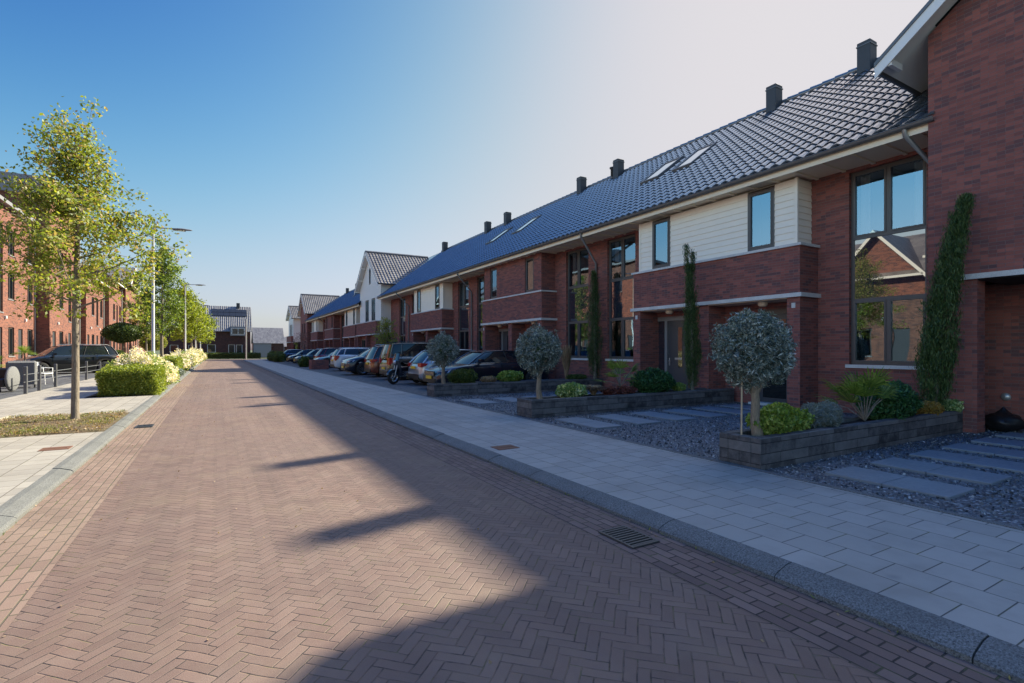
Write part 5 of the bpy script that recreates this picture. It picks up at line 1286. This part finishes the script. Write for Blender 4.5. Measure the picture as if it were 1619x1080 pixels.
    for sg in (-1, 1):
        h_ = MB(); h_.add([(x1-.46, sg*hw*.99, zn-.03), (x1-.18, sg*hw*.90, zn-.06), (x1-.07, sg*hw*.66, zn-.09), (x1-.05, sg*hw*.60, zn-.19), (x1-.10, sg*hw*.84, zn-.20), (x1-.36, sg*hw*.985, zn-.13),
                           (x1-.5, sg*hw*.8, zn-.03), (x1-.25, sg*hw*.7, zn-.03), (x1-.2, sg*hw*.5, zn-.1), (x1-.2, sg*hw*.5, zn-.19), (x1-.3, sg*hw*.6, zn-.2), (x1-.5, sg*hw*.8, zn-.13)],
                 [(0, 1, 4, 5), (1, 2, 3, 4), (0, 6, 7, 1), (1, 7, 8, 2), (2, 8, 9, 3), (3, 9, 10, 4), (4, 10, 11, 5), (5, 11, 6, 0)]); h_.build('headlight', 'clear_lens', t, fixn=True)
        tl = MB(); zl = .16 if kind in ('saloon', 'wagon', 'hatch') else .34
        tl.add([(x0+.30, sg*hw*.995, zt-.06), (x0+.04, sg*hw*.93, zt-.04), (x0-.012, sg*hw*.60, zt-.05), (x0-.012, sg*hw*.62, zt-.05-zl*.8), (x0+.02, sg*hw*.93, zt-.05-zl), (x0+.22, sg*hw*.99, zt-.05-zl*.6),
                (x0+.3, sg*hw*.8, zt-.06), (x0+.15, sg*hw*.8, zt-.05), (x0+.15, sg*hw*.55, zt-.05), (x0+.15, sg*hw*.55, zt-.2), (x0+.15, sg*hw*.8, zt-.2), (x0+.3, sg*hw*.8, zt-.15)],
                 [(0, 1, 4, 5), (1, 2, 3, 4), (0, 6, 7, 1), (1, 7, 8, 2), (2, 8, 9, 3), (3, 9, 10, 4), (4, 10, 11, 5), (5, 11, 6, 0)]); tl.build('taillight', 'red_lens', t, fixn=True)
        mi = MB(); mx_ = gx[3]-.42; mi.obox((mx_, sg*(hw+.09), itp(top, (mx_-x0)/L)+.09), Vector((1, 0, 0)), Vector((0, 1, 0)), Vector((0, 0, 1)), .07, .10, .065); mi.box(mx_-.03, mx_+.03, min(sg*hw*.88, sg*(hw+.02)), max(sg*hw*.88, sg*(hw+.02)), itp(top, .7)+.01, itp(top, .7)+.06); mi.build('mirror', paint, t)
        dh = MB()
        for xd in ((x0+L*.36), (x0+L*.56)): dh.box(xd-.09, xd+.09, min(sg*hw*.975, sg*(hw+.018)), max(sg*hw*.975, sg*(hw+.018)), itp(top, .5)-.17, itp(top, .5)-.145)
        dh.build('door_handle', 'chrome' if kind != 'van' else 'black', t)
        sm = MB()
        for xd in ((x0+L*.47), (x0+L*.70), (x0+L*.30)): sm.box(xd-.004, xd+.004, min(sg*hw*.9, sg*(hw+.003)), max(sg*hw*.9, sg*(hw+.003)), .32, itp(top, .5)-.05)
        sm.build('door_seam', 'black', t)
        sk = MB(); sk.box(xw[0]+R+.09, xw[1]-R-.09, min(sg*hw*.88, sg*(hw+.006)), max(sg*hw*.88, sg*(hw+.006)), .19, .27); sk.build('sill_trim', 'black', t)
    gr_ = MB(); gr_.obox((x1+.0, 0, .58), Vector((1, 0, 0)), Vector((0, 1, 0)), Vector((0, 0, 1)), .02, hw*.52, .09); gr_.obox((x1-.0, 0, .34), Vector((1, 0, 0)), Vector((0, 1, 0)), Vector((0, 0, 1)), .02, hw*.62, .07); go_ = gr_.build('grille', 'black', t)
    cb = MB(); [cb.box(x1+.018, x1+.03, -hw*.5, hw*.5, .52+i*.035, .53+i*.035) for i in range(4)]; cb.build('grille_bar', 'chrome', go_)
    pl = MB(); pl.box(x1+.02, x1+.045, -.26, .26, .40, .51); pl.build('number_plate', 'plate', t)
    pr = MB(); zp = .78 if kind in ('hatch', 'suv', 'wagon', 'saloon') else .62; pr.box(x0-.03, x0-.005, -.26, .26, zp-.12, zp-.01); pr.build('number_plate', 'plate', t)
    bp = MB(); bp.obox((x0+.03, 0, .36), Vector((1, 0, 0)), Vector((0, 1, 0)), Vector((0, 0, 1)), .05, hw*.72, .09); bp.build('bumper_insert', 'black', t)
    return t
PZ = .068
navy = car_paint('navy_paint', (.010, .014, .026)); silver = car_paint('silver_paint', (.50, .52, .55), .6); brown = car_paint('grey_brown_paint', (.10, .085, .07), .5)
red = car_paint('burnt_orange_paint', (.22, .065, .03)); white = car_paint('white_paint_car', (.66, .68, .70), 0); green = car_paint('pale_green_paint', (.20, .27, .25), .4); maroon = car_paint('maroon_paint', (.25, .02, .03)); blk = car_paint('black_paint', (.008, .009, .012)); dgrn = car_paint('dark_teal_paint', (.02, .045, .05)); bluep = car_paint('blue_paint', (.02, .05, .13))
car('parked_car', 'dark navy saloon, nose to the street, behind the farthest olive tree', 8.95, 17.3, PZ, PI, navy, 4.7, 1.84, 1.43, 'saloon')
car('parked_car', 'silver hatchback half hidden behind the dark saloon, red taillight showing', 9.0, 19.9, PZ, 0, silver, 4.2, 1.76, 1.47, 'hatch')
car('parked_car', 'tall grey-brown people carrier with its rear to the street', 9.05, 24.0, PZ, 0, brown, 4.4, 1.82, 1.78, 'van')
car('parked_car', 'burnt-orange estate car squeezed left of the grey-brown people carrier', 9.0, 27.0, PZ, 0, red, 4.3, 1.76, 1.68, 'wagon')
car('parked_car', 'dark blue car with its nose to the street, left of the burnt-orange car', 8.45, 29.8, PZ, PI, navy, 4.5, 1.84, 1.62, 'suv')
car('parked_car', 'light blue-silver car behind the dark blue one', 9.6, 32.6, PZ, PI, silver, 4.4, 1.8, 1.70, 'suv')
car('parked_car', 'white crossover with its rear to the street', 8.9, 35.9, PZ, 0, white, 4.3, 1.8, 1.56, 'suv')
car('parked_car', 'pale green saloon, nose to the street behind the maroon planter', 8.8, 42.6, PZ, PI, green, 4.4, 1.78, 1.42, 'saloon')
car('parked_car', 'maroon hatchback beyond the pale green saloon', 9.2, 45.6, PZ, 0, maroon, 4.1, 1.75, 1.60, 'hatch')
car('parked_car', 'dark teal estate car farther down the bays', 8.6, 52.0, PZ, PI, dgrn, 4.5, 1.8, 1.52, 'wagon')
car('parked_car', 'black hatchback beyond the dark teal estate', 8.5, 58.0, PZ, PI, blk, 4.2, 1.8, 1.48, 'hatch')
car('parked_car', 'blue car, farthest in the parking bays', 8.8, 66.5, PZ, 0, bluep, 4.2, 1.8, 1.48, 'hatch')
c = car('parked_car', 'black estate car parked in the left courtyard beside the slim fence', -7.7, 39.8, .075, PI+math.radians(26), blk, 4.75, 1.88, 1.72, 'suv')
# brick planter in front of the green car
t = thing('brick_planter', 'square maroon brick planter in front of the pale green car', 'planter', (6.55, 39.9, .068)); g = MB(); g.box(-.6, .6, -.6, -.48, 0, .68); g.box(-.6, .6, .48, .6, 0, .68); g.box(-.6, -.48, -.48, .48, 0, .68); g.box(.48, .6, -.48, .48, 0, .68); g.build('wall', 'brick', t); g = MB(); g.box(-.48, .48, -.48, .48, .3, .6); g.build('soil', 'mulch', t)

# motor scooter
def moto(x, y, rz, label):
    t = thing('motor_scooter', label, 'scooter', (x, y, PZ), rz)
    for k, xx in enumerate((-.62, .62)):
        w_ = MB(); w_.lathe([(.19, -.055), (.25, -.06), (.29, -.035), (.30, 0), (.29, .035), (.25, .06), (.19, .055)], (xx, 0, .30), 22, 'y'); wo = w_.build('wheel', 'rubber', t)
        r_ = MB(); r_.lathe([(.19, -.03), (.16, 0), (.19, .03)], (xx, 0, .30), 18, 'y')
        for i in range(5):
            a = i*1.257; r_.tube([(xx, 0, .3), (xx+.17*math.cos(a), 0, .3+.17*math.sin(a))], .015, 5)
        r_.build('rim', 'rim', wo)
    b = MB()
    def fn(u, v):
        a = v*2*PI; xx = -.75+1.15*u; w_ = .16*math.sin(min(1, u*2+.25)*PI/2)*(1-.3*u); zc = .62+.08*(1-u)*1.2; hh = .16*(1-.25*u)
        return (xx, w_*math.cos(a), zc+hh*math.sin(a))
    b.grid(fn, 12, 12); b.build('rear_body', navy, t, fixn=False)
    s_ = MB(); s_.grid(lambda u, v: (-.62+.78*u, .14*math.cos(v*2*PI)*(1-.2*u), .86-.07*math.sin(u*PI)+.045*math.sin(v*2*PI)), 10, 10); s_.build('seat', 'black', t)
    f = MB(); f.grid(lambda u, v: (.30+.16*u+.10*math.cos((v-.5)*PI), .25*math.sin((v-.5)*PI)*(1-.35*abs(u-.5)), .35+.62*u), 8, 10); f.build('front_shield', navy, t)
    ft = MB(); ft.box(-.2, .36, -.15, .15, .26, .32); ft.build('footboard', 'black', t)
    fk = MB(); [fk.tube([(.44, s*.08, .95), (.62, s*.08, .30)], .022, 6) for s in (-1, 1)]; fk.build('fork', 'galv', t)
    hb = MB(); hb.tube([(.40, -.34, 1.03), (.45, -.15, 1.02), (.45, .15, 1.02), (.40, .34, 1.03)], .018, 6); hb.build('handlebar', 'black', t)
    for s in (-1, 1):
        m_ = MB(); m_.tube([(.42, s*.26, 1.03), (.46, s*.30, 1.2)], .007, 5); m_.obox((.46, s*.31, 1.22), Vector((1, 0, 0)), Vector((0, 1, 0)), Vector((0, 0, 1)), .012, .06, .035); m_.build('mirror', 'black', t)
    sc = MB(); sc.grid(lambda u, v: (.50-.10*u+.05*math.cos((v-.5)*PI), .20*math.sin((v-.5)*PI)*(1-.2*u), .98+.30*u), 5, 8); sc.build('windscreen', 'carglass', t)
    hl = MB(); hl.lathe([(0, .60), (.07, .59), (.085, .55)], (0, 0, .92), 12, 'x'); hl.build('headlight', 'clear_lens', t)
    tb = MB(); tb.bev(-1.0, -.66, -.2, .2, .88, 1.18, .05); tb.build('top_box', 'black', t)
    fm = MB(); fm.grid(lambda u, v: (.62+.33*math.cos(PI*.1+u*PI*.7), .07*(v*2-1), .30+.33*math.sin(PI*.1+u*PI*.7)), 10, 3); fm.build('mudguard', navy, t)
    ex = MB(); ex.tube([(-.1, -.13, .3), (-.5, -.2, .34), (-.85, -.2, .40)], [.02, .045, .05], 8); ex.build('exhaust', 'chrome', t)
    en = MB(); en.bev(-.55, -.1, -.12, .12, .2, .5, .04); en.build('engine', 'iron', t)
moto(6.9, 20.9, math.radians(200), 'dark blue motor scooter with top box parked by the people carrier')

# ================================================================== SMALL THINGS
# black rubbish bag in the porch
t = MB()
def fb(u, v):
    a = u*2*PI; b = (v-.5)*PI; r = .27*(1+.08*math.sin(a*5+v*7)+.05*math.sin(a*11+v*15)+.04*math.sin(v*31+a*3)); z = .16+.17*math.sin(b)+(.12*max(0, v-.9)*10*.9 if v > .9 else 0)
    return (r*math.cos(a)*math.cos(b)*(1 if v < .92 else .55)*1.15, r*math.sin(a)*math.cos(b), z)
t.grid(fb, 30, 16); tag(t.build('rubbish_bag', 'bag', None, (12.1, 3.45, .055)), 'black plastic rubbish bag lying in the porch of the big gabled house', 'rubbish bag')
# left fence
def rail_post(x, y): pass
fn_ = thing('rail_fence', 'slim dark grey post-and-rail fence along the left courtyard', 'fence', (-5.32, 22, .08))
for k, yy_ in enumerate((0, 1.45, 3.5, 8.8, 12.0)):
    g = MB(); g.bev(-.045, .045, yy_-.045, yy_+.045, -.05, .88 if k < 4 else .8, .012); g.build('post', 'gutterm', fn_)
for z in (.38, .62):
    g = MB(); g.tube([(0, -.2, z), (0, 12.1, z)], .011, 6); g.build('rail', 'zinc', fn_)
def sofa(x, y):
    t = thing('garden_sofa', 'black garden sofa with curved grey wicker sides at the left edge', 'sofa', (x, y, .075), math.radians(-8))
    g = MB(); g.bev(-1.1, .95, -.4, .4, .18, .46, .04); g.bev(-1.1, .95, .22, .42, .46, .80, .05); g.build('seat', 'black', t)
    for xx in (-1.16, 1.0):
        s_ = MB(); s_.lathe([(0, -.05), (.38, -.05), (.42, -.03), (.42, .03), (.38, .05), (0, .05)], (xx, 0, .44), 24, 'x'); s_.build('side_panel', 'woven', t)
    for xx in (-.9, .8):
        for yq in (-.32, .32):
            l = MB(); l.tube([(xx, yq, .2), (xx*1.06, yq*1.1, 0)], [.03, .02], 6); l.build('leg', 'black', t)
sofa(-7.0, 23.6)
t = thing('covered_barbecue', 'dark grey covered box standing right of the garden sofa', 'barbecue cover', (-6.35, 25.8, .075), math.radians(12)); g = MB(); g.bev(-.42, .42, -.3, .3, .12, 1.0, .06); g.build('cover', 'woven', t)
for a in (-1, 1):
    for b_ in (-1, 1): g = MB(); g.tube([(a*.36, b_*.24, 0), (a*.36, b_*.24, .13)], .025, 6); g.build('leg', 'black', t)
def chair(x, y, rz, label):
    t = thing('garden_chair', label, 'chair', (x, y, .075), rz); g = MB(); g.bev(-.25, .25, -.24, .24, .42, .46, .015); g.build('seat', 'potw', t)
    g = MB(); g.grid(lambda u, v: (-.25+.5*u, .24+.05*v+.03*math.sin(u*PI), .46+.46*v), 8, 4); g.grid(lambda u, v: (-.25+.5*u, .255+.05*v+.03*math.sin(u*PI), .46+.46*v), 8, 4); g.build('backrest', 'potw', t)
    for a in (-1, 1):
        for b_ in (-1, 1): g = MB(); g.tube([(a*.22, b_*.21, .43), (a*.25, b_*.25, 0)], .016, 6); g.build('leg', 'potw', t)
    for a in (-1, 1): g = MB(); g.tube([(a*.26, -.2, .44), (a*.27, -.2, .66), (a*.26, .26, .68)], .015, 6); g.build('armrest', 'potw', t)
chair(-6.25, 28.0, math.radians(70), 'white garden chair between the covered box and the black car')
def pot_palm(x, y, h, label, seed, r=.18):
    t = thing('potted_palm', label, 'potted plant', (x, y, .075), 0, 'potted palms in the left courtyard'); g = MB(); g.lathe([(0, .02), (r*.7, 0), (r, .40), (r*1.06, .42), (r*.92, .42), (r*.9, .36), (0, .36)], (0, 0, 0), 18); g.build('pot', 'potw', t)
    s_ = MB(); s_.tube([(0, 0, .3), (.02, 0, h*.6), (0, 0, h)], [.05, .04, .03], 7); s_.build('stem', 'bark', t)
    gg = random.Random(seed); mb = MB()
    for k in range(16):
        a = k*2.4; el = gg.uniform(-.2, 1.2); d = Vector((math.cos(a)*math.cos(el), math.sin(a)*math.cos(el), math.sin(el))); sx = d.cross(Vector((0, 0, 1))).normalized()
        for j in range(7):
            dd = (d+sx*(j-3)*.18).normalized(); p0 = Vector((0, 0, h)); p1 = p0+dd*.35; p2 = p0+dd*.62+Vector((0, 0, -.12)); w_ = sx*.02; mb.quad(p0, p1-w_, p2, p1+w_)
    mb.build('fronds', L_['bright'], t)
pot_palm(-9.7, 34.0, 1.05, 'tall potted palm in a white pot before the leftmost window', 3)
pot_palm(-8.8, 36.2, 1.25, 'second potted palm just left of the black estate car', 4)
pot_palm(-7.6, 27.5, .8, 'small potted palm behind the curved sofa side', 5)
